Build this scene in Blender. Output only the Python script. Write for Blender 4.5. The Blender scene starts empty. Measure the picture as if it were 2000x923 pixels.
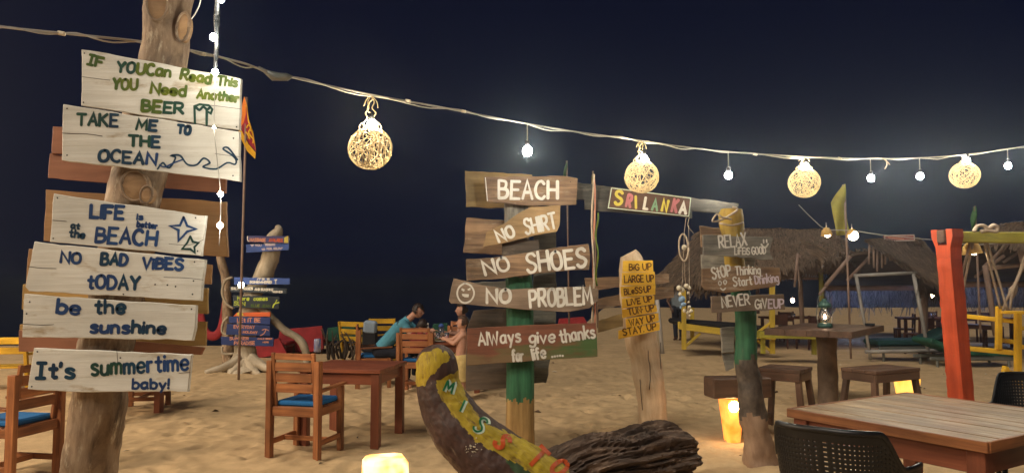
import bpy, math, random
import numpy as np
from mathutils import Vector, Matrix, noise
random.seed(7)
PI = math.pi
R = math.radians
sc = bpy.context.scene
C = sc.collection
# ------------------------------------------------------------------ camera
F = 1444.4
PITCH = math.atan(90.5 / F)
CH = 1.6
cam = bpy.data.cameras.new('camera')
cam.sensor_width = 36; cam.lens = 26; cam.clip_end = 3000; cam.clip_start = 0.05
co = bpy.data.objects.new('camera', cam); C.objects.link(co)
co.location = (0, 0, CH); co.rotation_euler = (PI / 2 + PITCH, 0, 0)
sc.camera = co
sc.view_settings.view_transform = 'Standard'; sc.view_settings.look = 'None'
sc.view_settings.exposure = 0.0; sc.view_settings.gamma = 1
# ------------------------------------------------------------------ night sky
w = bpy.data.worlds.new('World'); sc.world = w; w.use_nodes = True
nt = w.node_tree
bg = nt.nodes['Background']
bg.inputs['Color'].default_value = (0.10, 0.13, 0.30, 1)
bg.inputs['Strength'].default_value = 0.030
sky = nt.nodes.new('ShaderNodeTexSky'); sky.sky_type = 'NISHITA'; sky.sun_disc = False
sky.sun_elevation = R(47); sky.sun_rotation = R(218)
mixs = nt.nodes.new('ShaderNodeMix'); mixs.data_type = 'RGBA'; mixs.inputs[0].default_value = 0.012
mixs.inputs[6].default_value = (0.055, 0.085, 0.43, 1)
nt.links.new(sky.outputs[0], mixs.inputs[7]); nt.links.new(mixs.outputs[2], bg.inputs['Color'])
# one very soft warm sun standing in for the wash of the lit beach restaurant behind the viewer
sl = bpy.data.lights.new('sun', 'SUN'); sl.energy = 1.85; sl.angle = R(26); sl.color = (1.0, 0.88, 0.72)
so = bpy.data.objects.new('sun', sl); C.objects.link(so)
so.rotation_euler = (R(43), 0, R(-38))

# ------------------------------------------------------------------ pixel -> place
cp, sp = math.cos(PITCH), math.sin(PITCH)
def ray(px, py):
    x = (px - 1000) / F; y = (461.5 - py) / F
    return Vector((x, cp - y * sp, sp + y * cp))
def at(px, py, D):
    r = ray(px, py); return Vector((0, 0, CH)) + r * (D / r.y)
def ground(px, py):
    r = ray(px, py); return Vector((0, 0, CH)) + r * (-CH / r.z)
def topx(v):
    d = Vector(v) - Vector((0, 0, CH))
    f = d.y * cp + d.z * sp; u = -d.y * sp + d.z * cp
    return (1000 + F * d.x / f, 461.5 - F * u / f)
def onz(px, py, z):
    r = ray(px, py); return Vector((0, 0, CH)) + r * ((z - CH) / r.z)

# ------------------------------------------------------------------ materials
MATS = {}
def mat(name, c1, c2=None, stretch=(2, 22, 22), rough=0.65, bump=0.25, var=0.12, wear=None, wamt=0.35,
        wscale=3.0, metal=0.0, spec=0.3, stain=0.25, c3=None, nscale=1.0, trans=0.0, subs=0.0):
    if name in MATS: return MATS[name]
    m = bpy.data.materials.new(name); m.use_nodes = True; t = m.node_tree; N = t.nodes; L = t.links
    b = N['Principled BSDF']
    b.inputs['Roughness'].default_value = rough; b.inputs['Metallic'].default_value = metal
    b.inputs['Specular IOR Level'].default_value = spec
    if trans: b.inputs['Transmission Weight'].default_value = trans
    at_ = N.new('ShaderNodeAttribute'); at_.attribute_name = 'gr'
    oi = N.new('ShaderNodeObjectInfo')
    add = N.new('ShaderNodeVectorMath'); add.operation = 'ADD'
    comb = N.new('ShaderNodeMath'); comb.operation = 'MULTIPLY'; comb.inputs[1].default_value = 37.0
    L.new(oi.outputs['Random'], comb.inputs[0]); L.new(at_.outputs['Vector'], add.inputs[0]); L.new(comb.outputs[0], add.inputs[1])
    mp = N.new('ShaderNodeMapping'); mp.inputs['Scale'].default_value = stretch
    L.new(add.outputs[0], mp.inputs['Vector'])
    n1 = N.new('ShaderNodeTexNoise'); n1.inputs['Scale'].default_value = nscale; n1.inputs['Detail'].default_value = 7; n1.inputs['Roughness'].default_value = 0.62
    n1.inputs['Distortion'].default_value = 0.4
    L.new(mp.outputs[0], n1.inputs['Vector'])
    rp = N.new('ShaderNodeValToRGB'); rp.color_ramp.elements[0].position = 0.32; rp.color_ramp.elements[1].position = 0.68
    c2 = c2 or tuple(x * 0.6 for x in c1)
    rp.color_ramp.elements[0].color = (*c2, 1); rp.color_ramp.elements[1].color = (*c1, 1)
    if c3:
        e = rp.color_ramp.elements.new(0.5); e.color = (*c3, 1)
    L.new(n1.outputs['Fac'], rp.inputs[0])
    col = rp.outputs[0]
    if wear:
        n2 = N.new('ShaderNodeTexNoise'); n2.inputs['Scale'].default_value = wscale; n2.inputs['Detail'].default_value = 9; n2.inputs['Roughness'].default_value = 0.7
        mp2 = N.new('ShaderNodeMapping'); mp2.inputs['Scale'].default_value = (1, 3.5, 3.5) if stretch[0] != stretch[1] else (1, 1, 1)
        L.new(add.outputs[0], mp2.inputs[0]); L.new(mp2.outputs[0], n2.inputs['Vector'])
        r2 = N.new('ShaderNodeValToRGB'); r2.color_ramp.elements[0].position = 0.70 - wamt * 0.45; r2.color_ramp.elements[1].position = 0.78 - wamt * 0.3
        L.new(n2.outputs['Fac'], r2.inputs[0])
        mx = N.new('ShaderNodeMix'); mx.data_type = 'RGBA'; L.new(r2.outputs[0], mx.inputs[0]); L.new(col, mx.inputs[6]); mx.inputs[7].default_value = (*wear, 1)
        col = mx.outputs[2]
    if stain:
        n3 = N.new('ShaderNodeTexNoise'); n3.inputs['Scale'].default_value = 2.6; n3.inputs['Detail'].default_value = 4
        L.new(add.outputs[0], n3.inputs['Vector'])
        mr = N.new('ShaderNodeMapRange'); mr.inputs[1].default_value = 0.3; mr.inputs[2].default_value = 0.7
        mr.inputs[3].default_value = 1 - stain; mr.inputs[4].default_value = 1 + stain * 0.5
        L.new(n3.outputs['Fac'], mr.inputs[0])
        mm = N.new('ShaderNodeVectorMath'); mm.operation = 'SCALE'; L.new(col, mm.inputs[0]); L.new(mr.outputs[0], mm.inputs['Scale'])
        col = mm.outputs[0]
    if var:
        mr = N.new('ShaderNodeMapRange'); mr.inputs[3].default_value = 1 - var; mr.inputs[4].default_value = 1 + var
        L.new(oi.outputs['Random'], mr.inputs[0])
        mm = N.new('ShaderNodeVectorMath'); mm.operation = 'SCALE'; L.new(col, mm.inputs[0]); L.new(mr.outputs[0], mm.inputs['Scale'])
        col = mm.outputs[0]
    L.new(col, b.inputs['Base Color'])
    if bump:
        bp = N.new('ShaderNodeBump'); bp.inputs['Strength'].default_value = bump; bp.inputs['Distance'].default_value = 0.006
        L.new(n1.outputs['Fac'], bp.inputs['Height']); L.new(bp.outputs[0], b.inputs['Normal'])
    MATS[name] = m
    return m
def emat(name, c, s, c2=None):
    if name in MATS: return MATS[name]
    m = bpy.data.materials.new(name); m.use_nodes = True; t = m.node_tree
    b = t.nodes['Principled BSDF']; b.inputs['Base Color'].default_value = (*c, 1)
    b.inputs['Emission Color'].default_value = (*c, 1); b.inputs['Emission Strength'].default_value = s
    if c2:
        at_ = t.nodes.new('ShaderNodeAttribute'); at_.attribute_name = 'gr'
        n = t.nodes.new('ShaderNodeTexNoise'); n.inputs['Scale'].default_value = 6.5; t.links.new(at_.outputs['Vector'], n.inputs['Vector'])
        r = t.nodes.new('ShaderNodeValToRGB'); r.color_ramp.elements[0].position = 0.38; r.color_ramp.elements[1].position = 0.6
        r.color_ramp.elements[0].color = (*c2, 1); r.color_ramp.elements[1].color = (*c, 1)
        t.links.new(n.outputs['Fac'], r.inputs[0]); t.links.new(r.outputs[0], b.inputs['Emission Color'])
    MATS[name] = m
    return m

WHITE = mat('worn_white_paint', (0.77, 0.76, 0.70), (0.62, 0.60, 0.53), stretch=(1.6, 34, 34), rough=0.6, bump=0.5, wear=(0.44, 0.36, 0.25), wamt=0.27, stain=0.2, var=0.04)
BARE = mat('bare_plywood', (0.50, 0.29, 0.13), (0.36, 0.19, 0.08), stain=0.3, bump=0.3)
REDB = mat('reddish_board', (0.34, 0.15, 0.085), (0.24, 0.10, 0.055), stain=0.3)
YELB = mat('yellowed_board', (0.55, 0.36, 0.12), (0.38, 0.22, 0.07), stain=0.3)
BARK = mat('smooth_bark', (0.44, 0.32, 0.21), (0.11, 0.07, 0.042), stretch=(5, 15, 15), c3=(0.30, 0.205, 0.13), stain=0.5, bump=1.0, wear=(0.60, 0.50, 0.36), wamt=0.33, wscale=8)
CUT = mat('cut_wood', (0.42, 0.26, 0.13), (0.22, 0.125, 0.06), stretch=(5, 14, 14), stain=0.5, bump=0.5)
BROWN = mat('brown_driftwood_board', (0.31, 0.195, 0.11), (0.11, 0.065, 0.04), stretch=(2, 30, 30), stain=0.55, bump=0.8, wear=(0.36, 0.28, 0.2), wamt=0.35)
GREYB = mat('grey_weathered_board', (0.26, 0.24, 0.20), (0.11, 0.10, 0.085), stretch=(2, 30, 30), stain=0.4, bump=0.55, wear=(0.30, 0.28, 0.23), wamt=0.35)
OCHRE = mat('ochre_board', (0.34, 0.24, 0.10), (0.20, 0.13, 0.05), stain=0.5, bump=0.5)
DARKB = mat('dark_weathered_board', (0.13, 0.095, 0.07), (0.06, 0.045, 0.035), stain=0.5, bump=0.6, wear=(0.22, 0.17, 0.12), wamt=0.25)
PEEL = mat('warm_driftwood', (0.76, 0.60, 0.41), (0.56, 0.39, 0.24), stretch=(2.5, 18, 18), stain=0.35, bump=0.5, wear=(0.30, 0.16, 0.08), wamt=0.1)
GREENP = mat('green_paint', (0.045, 0.165, 0.08), (0.02, 0.08, 0.04), stretch=(2.5, 26, 26), stain=0.45, bump=0.8, wear=(0.13, 0.12, 0.08), wamt=0.2)
YELP = mat('yellow_post_paint', (0.45, 0.31, 0.04), (0.28, 0.18, 0.03), stain=0.5, bump=0.5, wear=(0.20, 0.14, 0.05), wamt=0.35)
SIGNY = mat('yellow_board_paint', (0.92, 0.56, 0.06), (0.80, 0.44, 0.035), stain=0.15, bump=0.2, var=0.05)
LOGD = mat('dark_bark', (0.19, 0.125, 0.085), (0.045, 0.028, 0.02), stretch=(4, 16, 16), stain=0.5, bump=1.0, c3=(0.075, 0.045, 0.03))
PROW = mat('dark_brown_hull', (0.085, 0.040, 0.030), (0.04, 0.02, 0.016), stretch=(14, 30, 30), stain=0.45, bump=1.0, rough=0.55, spec=0.4, wear=(0.20, 0.14, 0.10), wamt=0.2, wscale=9)
PROWY = mat('yellow_hull_paint', (0.50, 0.37, 0.025), (0.36, 0.25, 0.02), stretch=(12, 40, 40), stain=0.4, bump=1.0, rough=0.6, wear=(0.15, 0.085, 0.04), wamt=0.34, wscale=9)
PROWG = mat('green_hull_paint', (0.05, 0.10, 0.04), (0.03, 0.05, 0.025), stretch=(4, 9, 9), bump=0.4)
TEAK = mat('orange_brown_wood', (0.45, 0.18, 0.065), (0.20, 0.065, 0.025), stretch=(1.5, 30, 30), rough=0.42, spec=0.45, stain=0.45, bump=0.2, var=0.15)
TEAKD = mat('red_brown_wood', (0.27, 0.082, 0.038), (0.17, 0.047, 0.023), stretch=(1.5, 22, 22), rough=0.4, spec=0.45, stain=0.3, bump=0.2)
TABLEW = mat('scuffed_tabletop_wood', (0.50, 0.335, 0.18), (0.22, 0.125, 0.055), stretch=(1.6, 16, 16), rough=0.38, spec=0.5, stain=0.4, bump=0.3, wear=(0.52, 0.42, 0.28), wamt=0.45)
DKW = mat('dark_stool_wood', (0.15, 0.085, 0.055), (0.08, 0.045, 0.03), stretch=(1.5, 18, 18), stain=0.35, bump=0.35, rough=0.5)
BLUEC = mat('blue_cushion_cloth', (0.02, 0.16, 0.42), (0.015, 0.12, 0.34), stretch=(60, 60, 60), rough=0.85, bump=0.15)
YEL = mat('bright_yellow_paint', (0.76, 0.46, 0.03), (0.58, 0.32, 0.02), stain=0.35, wear=(0.40, 0.24, 0.08), wamt=.2, wscale=6, bump=0.4, var=0.1)
YELG = mat('greenish_yellow_paint', (0.42, 0.38, 0.05), (0.30, 0.26, 0.03), stain=0.35, bump=0.3, wear=(0.2, 0.2, 0.05), wamt=0.3)
ORANGE = mat('orange_post_paint', (0.62, 0.095, 0.032), (0.44, 0.06, 0.022), stain=0.35, wear=(0.30, 0.10, 0.05), wamt=.16, wscale=7, bump=0.8, rough=0.5, var=0.02)
WICKER = mat('black_plastic_weave', (0.012, 0.011, 0.012), (0.007, 0.0065, 0.007), stretch=(30, 30, 30), rough=0.38, spec=0.5, stain=0.1, bump=0.1)
THATCH = mat('palm_thatch', (0.30, 0.21, 0.14), (0.055, 0.038, 0.028), stretch=(2, 30, 30), rough=0.9, stain=0.4, bump=0.2)
THATCHB = mat('old_thatch_underlay', (0.10, 0.065, 0.04), (0.05, 0.033, 0.022), stretch=(2, 30, 30), rough=0.95, stain=0.3)
POLE = mat('pinkish_pole_wood', (0.33, 0.23, 0.18), (0.22, 0.15, 0.12), stretch=(2, 14, 14), stain=0.3)
WPOLE = mat('whitish_pole', (0.42, 0.40, 0.37), (0.30, 0.28, 0.26), stretch=(2, 14, 14), stain=0.3)
RAFFIA = mat('raffia_cord', (0.70, 0.57, 0.34), (0.56, 0.43, 0.23), stretch=(20, 20, 20), rough=0.7, var=0.05, bump=0)
ROPE = mat('pale_rope', (0.50, 0.40, 0.30), (0.36, 0.28, 0.2), stretch=(60, 60, 60), rough=0.8, bump=0.3)
CABLE = mat('grey_cable', (0.50, 0.47, 0.42), (0.35, 0.33, 0.3), rough=0.35, spec=0.6, stain=0.1, bump=0)
DRIFT = mat('pale_driftwood', (0.52, 0.45, 0.34), (0.36, 0.29, 0.2), stretch=(3, 12, 12), stain=0.35, bump=0.6)
GREYM = mat('dull_grey_metal', (0.25, 0.26, 0.24), (0.14, 0.15, 0.14), metal=0.6, rough=0.4, bump=0)
LTEAL = mat('lantern_green_metal', (0.05, 0.11, 0.09), (0.03, 0.06, 0.05), metal=0.3, rough=0.4, bump=0)
SKIN = mat('skin', (0.50, 0.27, 0.19), (0.44, 0.23, 0.155), stretch=(8, 8, 8), rough=0.5, stain=0.08, bump=0, var=0.05)
SKIND = mat('brown_skin', (0.10, 0.05, 0.033), (0.08, 0.04, 0.027), stretch=(8, 8, 8), rough=0.5, stain=0.08, bump=0)
HAIR = mat('dark_hair', (0.035, 0.02, 0.014), (0.018, 0.01, 0.008), stretch=(6, 60, 60), rough=0.5, bump=0.3, var=0)
HAIRB = mat('brown_hair', (0.11, 0.06, 0.04), (0.06, 0.033, 0.022), stretch=(6, 60, 60), rough=0.6, bump=0.3, var=0)
TEALC = mat('teal_shirt_cloth', (0.10, 0.33, 0.44), (0.08, 0.27, 0.37), stretch=(10, 10, 10), rough=0.9, stain=0.15)
GREYC = mat('grey_blue_cloth', (0.21, 0.25, 0.28), (0.16, 0.19, 0.22), stretch=(10, 10, 10), rough=0.9)
NAVYC = mat('navy_cloth', (0.02, 0.022, 0.035), (0.014, 0.015, 0.024), stretch=(10, 10, 10), rough=0.9)
CREAMC = mat('cream_yellow_cloth', (0.60, 0.46, 0.20), (0.46, 0.34, 0.13), stretch=(12, 12, 12), rough=0.9)
REDC = mat('red_lounger_cloth', (0.34, 0.030, 0.035), (0.22, 0.02, 0.024), stretch=(5, 5, 5), rough=0.8, stain=0.4)
GRNC = mat('dark_green_cloth', (0.02, 0.10, 0.06), (0.012, 0.06, 0.04), stretch=(5, 5, 5), rough=0.8, stain=0.4)
TGRN = mat('dark_teal_cloth', (0.012, 0.055, 0.055), (0.008, 0.035, 0.035), stretch=(5, 5, 5), rough=0.8, stain=0.3)
BLK = mat('black_cushion', (0.015, 0.014, 0.018), (0.01, 0.01, 0.012), stretch=(5, 5, 5), rough=0.8, stain=0.2)
SHELL = mat('white_shell', (0.72, 0.66, 0.52), (0.6, 0.52, 0.38), stretch=(20, 20, 20), rough=0.4, bump=0.1)
LBLUE = mat('light_blue_shell', (0.28, 0.42, 0.62), (0.2, 0.33, 0.5), stretch=(20, 20, 20), rough=0.4)
GLASSM = mat('clear_glass', (0.9, 0.95, 0.95), (0.85, 0.9, 0.9), rough=0.03, spec=0.5, trans=0.95, stain=0, bump=0, var=0)
BOTTLE = mat('milky_bottle_plastic', (0.55, 0.52, 0.46), (0.45, 0.42, 0.38), rough=0.2, spec=0.5, trans=0.4, stain=0, bump=0)
PLATE = mat('white_plate', (0.7, 0.66, 0.6), (0.64, 0.6, 0.52), rough=0.25, stain=0, bump=0)
FOOD = mat('green_and_brown_food', (0.10, 0.16, 0.03), (0.25, 0.12, 0.04), stretch=(40, 40, 40), rough=0.6)
CANB = mat('blue_can', (0.02, 0.05, 0.25), (0.35, 0.35, 0.4), stretch=(14, 40, 40), rough=0.3, spec=0.5, bump=0)
TOWEL = mat('pale_blue_towel', (0.28, 0.36, 0.46), (0.22, 0.29, 0.38), stretch=(20, 20, 20), rough=0.9)
BULB = emat('bulb_glow', (1.0, 0.86, 0.62), 700.0)
BULBW = emat('white_bulb_glow', (1.0, 0.95, 0.80), 850.0)
BULBV = emat('fairy_bulb_glow', (1.0, 0.93, 0.78), 230.0)
BULBS = emat('small_bulb_glow', (1.0, 0.86, 0.6), 34.0)
LAMPO = emat('orange_lamp_skin', (1.0, 0.42, 0.07), 1.2, (1.0, 0.20, 0.012))
LAMPH = emat('lamp_hot_core', (1.0, 0.55, 0.20), 160.0)
FLAME = emat('flame', (1.0, 0.62, 0.40), 60.0)
def paint(name, c, c2=None, wear=None):
    return mat('paint_' + name, c, c2 or tuple(x * 0.75 for x in c), stretch=(9, 9, 9), rough=0.45, bump=0.2, stain=0.2, var=0.03, c3=None)
P_OLIVE = paint('olive_green', (0.15, 0.18, 0.012), (0.04, 0.10, 0.02))
P_DGREEN = paint('dark_green', (0.02, 0.085, 0.045), (0.012, 0.045, 0.045))
P_BLUE = paint('blue', (0.022, 0.075, 0.22), (0.015, 0.035, 0.12))
P_NAVY = paint('navy_teal', (0.01, 0.06, 0.11), (0.01, 0.03, 0.07))
P_WHITE = paint('white', (0.74, 0.71, 0.64), (0.56, 0.53, 0.47))
P_DARK = paint('dark_brown', (0.16, 0.06, 0.01), (0.10, 0.035, 0.01))
P_YEL = paint('yellow', (0.75, 0.62, 0.10)); P_PINK = paint('pink', (0.62, 0.22, 0.24)); P_LGREEN = paint('soft_green', (0.22, 0.40, 0.25))
P_ORN = paint('orange_red', (0.62, 0.10, 0.02)); P_SALM = paint('salmon', (0.66, 0.28, 0.18)); P_LIME = paint('lime', (0.50, 0.60, 0.06))
P_RED = paint('red', (0.5, 0.05, 0.03)); P_BLACK = paint('black', (0.02, 0.02, 0.02)); P_LILAC = paint('pale_lilac', (0.66, 0.56, 0.62))
P_GREEN = paint('bright_green', (0.02, 0.18, 0.07))
CRACK = mat('dark_split', (0.05, 0.035, 0.025), (0.03, 0.02, 0.015), stain=0, bump=0)
P_OUT = paint('white_outline', (0.66, 0.78, 0.62))

# ------------------------------------------------------------------ mesh builder
class MB:
    def __init__(s): s.v = []; s.f = []; s.g = []; s.m = []; s.o = Vector((random.random() * 9, random.random() * 9, random.random() * 9)); s.smooth = []
    def add(s, vs, fs, gs=None, mi=0, smooth=False):
        b = len(s.v); s.v += [tuple(x) for x in vs]
        gs = gs or vs
        s.g += [(g[0] + s.o.x, g[1] + s.o.y, g[2] + s.o.z) for g in gs]
        s.f += [tuple(i + b for i in f) for f in fs]; s.m += [mi] * len(fs); s.smooth += [smooth] * len(fs)
    def beam(s, a, b, w, h, up=(0, 0, 1), bev=0.004, mi=0, w2=None, h2=None):
        a = Vector(a); b = Vector(b); d = (b - a); L = d.length; d.normalize(); up = Vector(up)
        if abs(d.dot(up)) > 0.95: up = Vector((0, 1, 0)) if abs(d.y) < 0.9 else Vector((1, 0, 0))
        sx = d.cross(up).normalized(); uz = sx.cross(d).normalized()
        w2 = w2 or w; h2 = h2 or h
        bev = min(bev, w * 0.3, h * 0.3, L * 0.3)
        vs = []; gs = []
        def ring(t, ww, hh):
            for (i, j) in ((-1, -1), (1, -1), (1, 1), (-1, 1)):
                p = a + d * t + sx * (i * ww / 2) + uz * (j * hh / 2); vs.append(p); gs.append((t, i * ww / 2, j * hh / 2))
        # chamfered: 8 point rings
        def ring8(t, ww, hh, bv):
            for (x, y) in ((-ww / 2 + bv, -hh / 2), (ww / 2 - bv, -hh / 2), (ww / 2, -hh / 2 + bv), (ww / 2, hh / 2 - bv), (ww / 2 - bv, hh / 2), (-ww / 2 + bv, hh / 2), (-ww / 2, hh / 2 - bv), (-ww / 2, -hh / 2 + bv)):
                vs.append(a + d * t + sx * x + uz * y); gs.append((t, x, y))
        ring8(0, w - 2 * bev, h - 2 * bev, bev * 0.5); ring8(bev, w, h, bev); ring8(L - bev, w2, h2, bev); ring8(L, w2 - 2 * bev, h2 - 2 * bev, bev * 0.5)
        fs = [tuple(range(7, -1, -1)), tuple(range(24, 32))]
        for k in range(3):
            for i in range(8):
                j = (i + 1) % 8; fs.append((k * 8 + i, k * 8 + j, k * 8 + 8 + j, k * 8 + 8 + i))
        s.add(vs, [tuple(reversed(f)) for f in fs] if False else fs, gs, mi)
    def box(s, c, size, bev=0.004, mi=0):
        x, y, z = c; a, b_, c_ = size
        if a >= b_ and a >= c_: s.beam((x - a / 2, y, z), (x + a / 2, y, z), b_, c_, (0, 0, 1), bev, mi)
        elif b_ >= c_: s.beam((x, y - b_ / 2, z), (x, y + b_ / 2, z), a, c_, (0, 0, 1), bev, mi)
        else: s.beam((x, y, z - c_ / 2), (x, y, z + c_ / 2), a, b_, (0, 1, 0), bev, mi)
    def tube(s, pts, r, seg=8, mi=0, cap=True, jit=0.0, nfreq=6.0, smooth=True, ell=None, seed=0.0):
        pts = [Vector(p) for p in pts]; n = len(pts)
        rs = r if isinstance(r, (list, tuple)) else [r] * n
        vs = []; gs = []; t = 0.0
        up = None
        for i, p in enumerate(pts):
            d = (pts[min(i + 1, n - 1)] - pts[max(i - 1, 0)])
            d = d.normalized() if d.length > 1e-9 else Vector((0, 0, 1))
            if up is None:
                up = Vector((0, 1, 0)) if abs(d.y) < 0.9 else Vector((1, 0, 0))
            sx = d.cross(up).normalized(); up = sx.cross(d).normalized()
            if i: t += (p - pts[i - 1]).length
            for k in range(seg):
                a = 2 * PI * k / seg
                rr = rs[i]
                if jit:
                    q = p + (sx * math.cos(a) + up * math.sin(a)) * rr
                    rr *= 1 + jit * noise.noise(q * nfreq + Vector((seed, seed, seed))) + jit * 0.5 * noise.noise(q * nfreq * 2.7) + jit * .3 * noise.noise(q * nfreq * 7)
                e = ell or (1, 1)
                vs.append(p + sx * (math.cos(a) * rr * e[0]) + up * (math.sin(a) * rr * e[1]))
                gs.append((t, rr * math.cos(a), rr * math.sin(a)))
        fs = []
        for i in range(n - 1):
            for k in range(seg):
                j = (k + 1) % seg
                fs.append((i * seg + k, i * seg + j, (i + 1) * seg + j, (i + 1) * seg + k))
        if cap:
            fs.append(tuple(range(seg - 1, -1, -1))); fs.append(tuple((n - 1) * seg + k for k in range(seg)))
        s.add(vs, fs, gs, mi, smooth)
    def sphere(s, c, r, sx=1, sy=1, sz=1, nu=12, nv=8, mi=0):
        c = Vector(c); vs = [c + Vector((0, 0, r * sz))]
        for i in range(1, nv):
            ph = PI * i / nv
            for k in range(nu):
                a = 2 * PI * k / nu
                vs.append(c + Vector((r * sx * math.sin(ph) * math.cos(a), r * sy * math.sin(ph) * math.sin(a), r * sz * math.cos(ph))))
        vs.append(c - Vector((0, 0, r * sz)))
        fs = [(0, 1 + k, 1 + (k + 1) % nu) for k in range(nu)]
        for i in range(nv - 2):
            for k in range(nu):
                j = (k + 1) % nu; b = 1 + i * nu
                fs.append((b + k, b + nu + k, b + nu + j, b + j))
        e = len(vs) - 1; b = 1 + (nv - 2) * nu
        fs += [(e, b + (k + 1) % nu, b + k) for k in range(nu)]
        s.add(vs, fs, None, mi, True)
    def prism(s, poly, y0, y1, mi=0, bev=0.003, jit=0.0, step=0.04):
        """outline in x,z extruded along y (front y0)"""
        pts = []
        n = len(poly)
        for i in range(n):
            a = Vector(poly[i]); b = Vector(poly[(i + 1) % n]); L = (b - a).length
            k = max(1, int(L / step)) if jit else 1
            nn = Vector((-(b - a).y, (b - a).x)).normalized() if L > 0 else Vector((0, 0))
            for j in range(k):
                q = a + (b - a) * (j / k)
                if jit: q = q + nn * (jit * noise.noise(Vector((q.x * 9, q.y * 9, s.o.x))) + jit * 0.6 * random.uniform(-1, 1) * (random.random() < 0.35))
                pts.append(q)
        n = len(pts); cx = sum(p.x for p in pts) / n; cz = sum(p.y for p in pts) / n
        W = max(p.x for p in pts) - min(p.x for p in pts); H = max(p.y for p in pts) - min(p.y for p in pts)
        fx = 1 - 2 * bev / max(W, 1e-3); fz = 1 - 2 * bev / max(H, 1e-3)
        ins = [(cx + (p.x - cx) * fx, cz + (p.y - cz) * fz) for p in pts]
        vs = [(x, y0, z) for x, z in ins] + [(p.x, y0 + bev, p.y) for p in pts] + [(p.x, y1, p.y) for p in pts]
        area = sum(pts[i].x * pts[(i + 1) % n].y - pts[(i + 1) % n].x * pts[i].y for i in range(n))
        fs = [tuple(range(n)), tuple(range(3 * n - 1, 2 * n - 1, -1))]
        for k in range(2):
            for i in range(n):
                j = (i + 1) % n; fs.append((k * n + j, k * n + i, k * n + n + i, k * n + n + j))
        if area < 0: fs = [tuple(reversed(f)) for f in fs]
        s.add(vs, fs, [(v[0], v[2], v[1]) for v in vs], mi)
    def build(s, name, m, parent=None, label=None, loc=None):
        me = bpy.data.meshes.new(name); me.from_pydata(s.v, [], s.f)
        ms = m if isinstance(m, (list, tuple)) else [m]
        for x in ms: me.materials.append(x)
        if len(ms) > 1: me.polygons.foreach_set('material_index', s.m)
        me.polygons.foreach_set('use_smooth', s.smooth)
        a = me.attributes.new('gr', 'FLOAT_VECTOR', 'POINT'); a.data.foreach_set('vector', np.array(s.g, dtype=np.float32).ravel())
        me.update()
        o = bpy.data.objects.new(name, me); C.objects.link(o)
        if parent is not None: o.parent = parent
        if loc is not None: o.location = loc
        if label: o['label'] = label
        return o
def thing(name, label, cat, loc=(0, 0, 0), rz=0.0, group=None):
    o = bpy.data.objects.new(name, None); C.objects.link(o); o.location = loc; o.rotation_euler = (0, 0, rz)
    o.empty_display_size = 0.1
    o['label'] = label; o['category'] = cat
    if group: o['group'] = group
    return o
def tag(o, label, cat, group=None):
    o['label'] = label; o['category'] = cat
    if group: o['group'] = group
    return o
def recentre(o):
    """move a world-built top-level mesh's origin to its base"""
    me = o.data; n = len(me.vertices); a = np.empty(n * 3, dtype=np.float32); me.vertices.foreach_get('co', a); a = a.reshape(-1, 3)
    c = np.array([(a[:, 0].min() + a[:, 0].max()) / 2, (a[:, 1].min() + a[:, 1].max()) / 2, a[:, 2].min()])
    me.vertices.foreach_set('co', (a - c).astype(np.float32).ravel()); o.location = c; me.update()
    return o
def copy_tree(o, parent=None):
    c = o.copy(); C.objects.link(c)
    if parent is not None:
        c.parent = parent; c.matrix_parent_inverse = o.matrix_parent_inverse
    for ch in list(o.children): copy_tree(ch, c)
    return c
def catmull(pts, k=4):
    pts = [Vector(p) for p in pts]
    if len(pts) < 3: return pts
    out = []
    for i in range(len(pts) - 1):
        p0 = pts[max(i - 1, 0)]; p1 = pts[i]; p2 = pts[i + 1]; p3 = pts[min(i + 2, len(pts) - 1)]
        for j in range(k):
            t = j / k
            out.append(0.5 * ((2 * p1) + (p2 - p0) * t + (2 * p0 - 5 * p1 + 4 * p2 - p3) * t * t + (3 * p1 - p0 - 3 * p2 + p3) * t ** 3))
    out.append(pts[-1]); return out
def trunk(path, seg=28, k=6, jit=0.09, name='post', m=None, parent=None, mats=None, mfun=None, nfreq=5.0, ell=None, label=None):
    """path: (px, py, D, radius_px)"""
    P = [at(a, b, D) for a, b, D, r in path]; Rr = [r * D / F for a, b, D, r in path]
    P4 = catmull([Vector((p.x, p.y, p.z)) for p in P], k); R4 = [v.x for v in catmull([Vector((r, 0, 0)) for r in Rr], k)]
    mb = MB(); off = parent.location if parent else Vector((0, 0, 0))
    mb.tube([p - off for p in P4], R4, seg, jit=jit, nfreq=nfreq, ell=ell)
    if mfun:
        for i, f in enumerate(mb.f):
            c = sum((Vector(mb.v[j]) for j in f), Vector()) / len(f) + off
            mb.m[i] = mfun(c)
    return mb.build(name, mats or m, parent, label)

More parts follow.
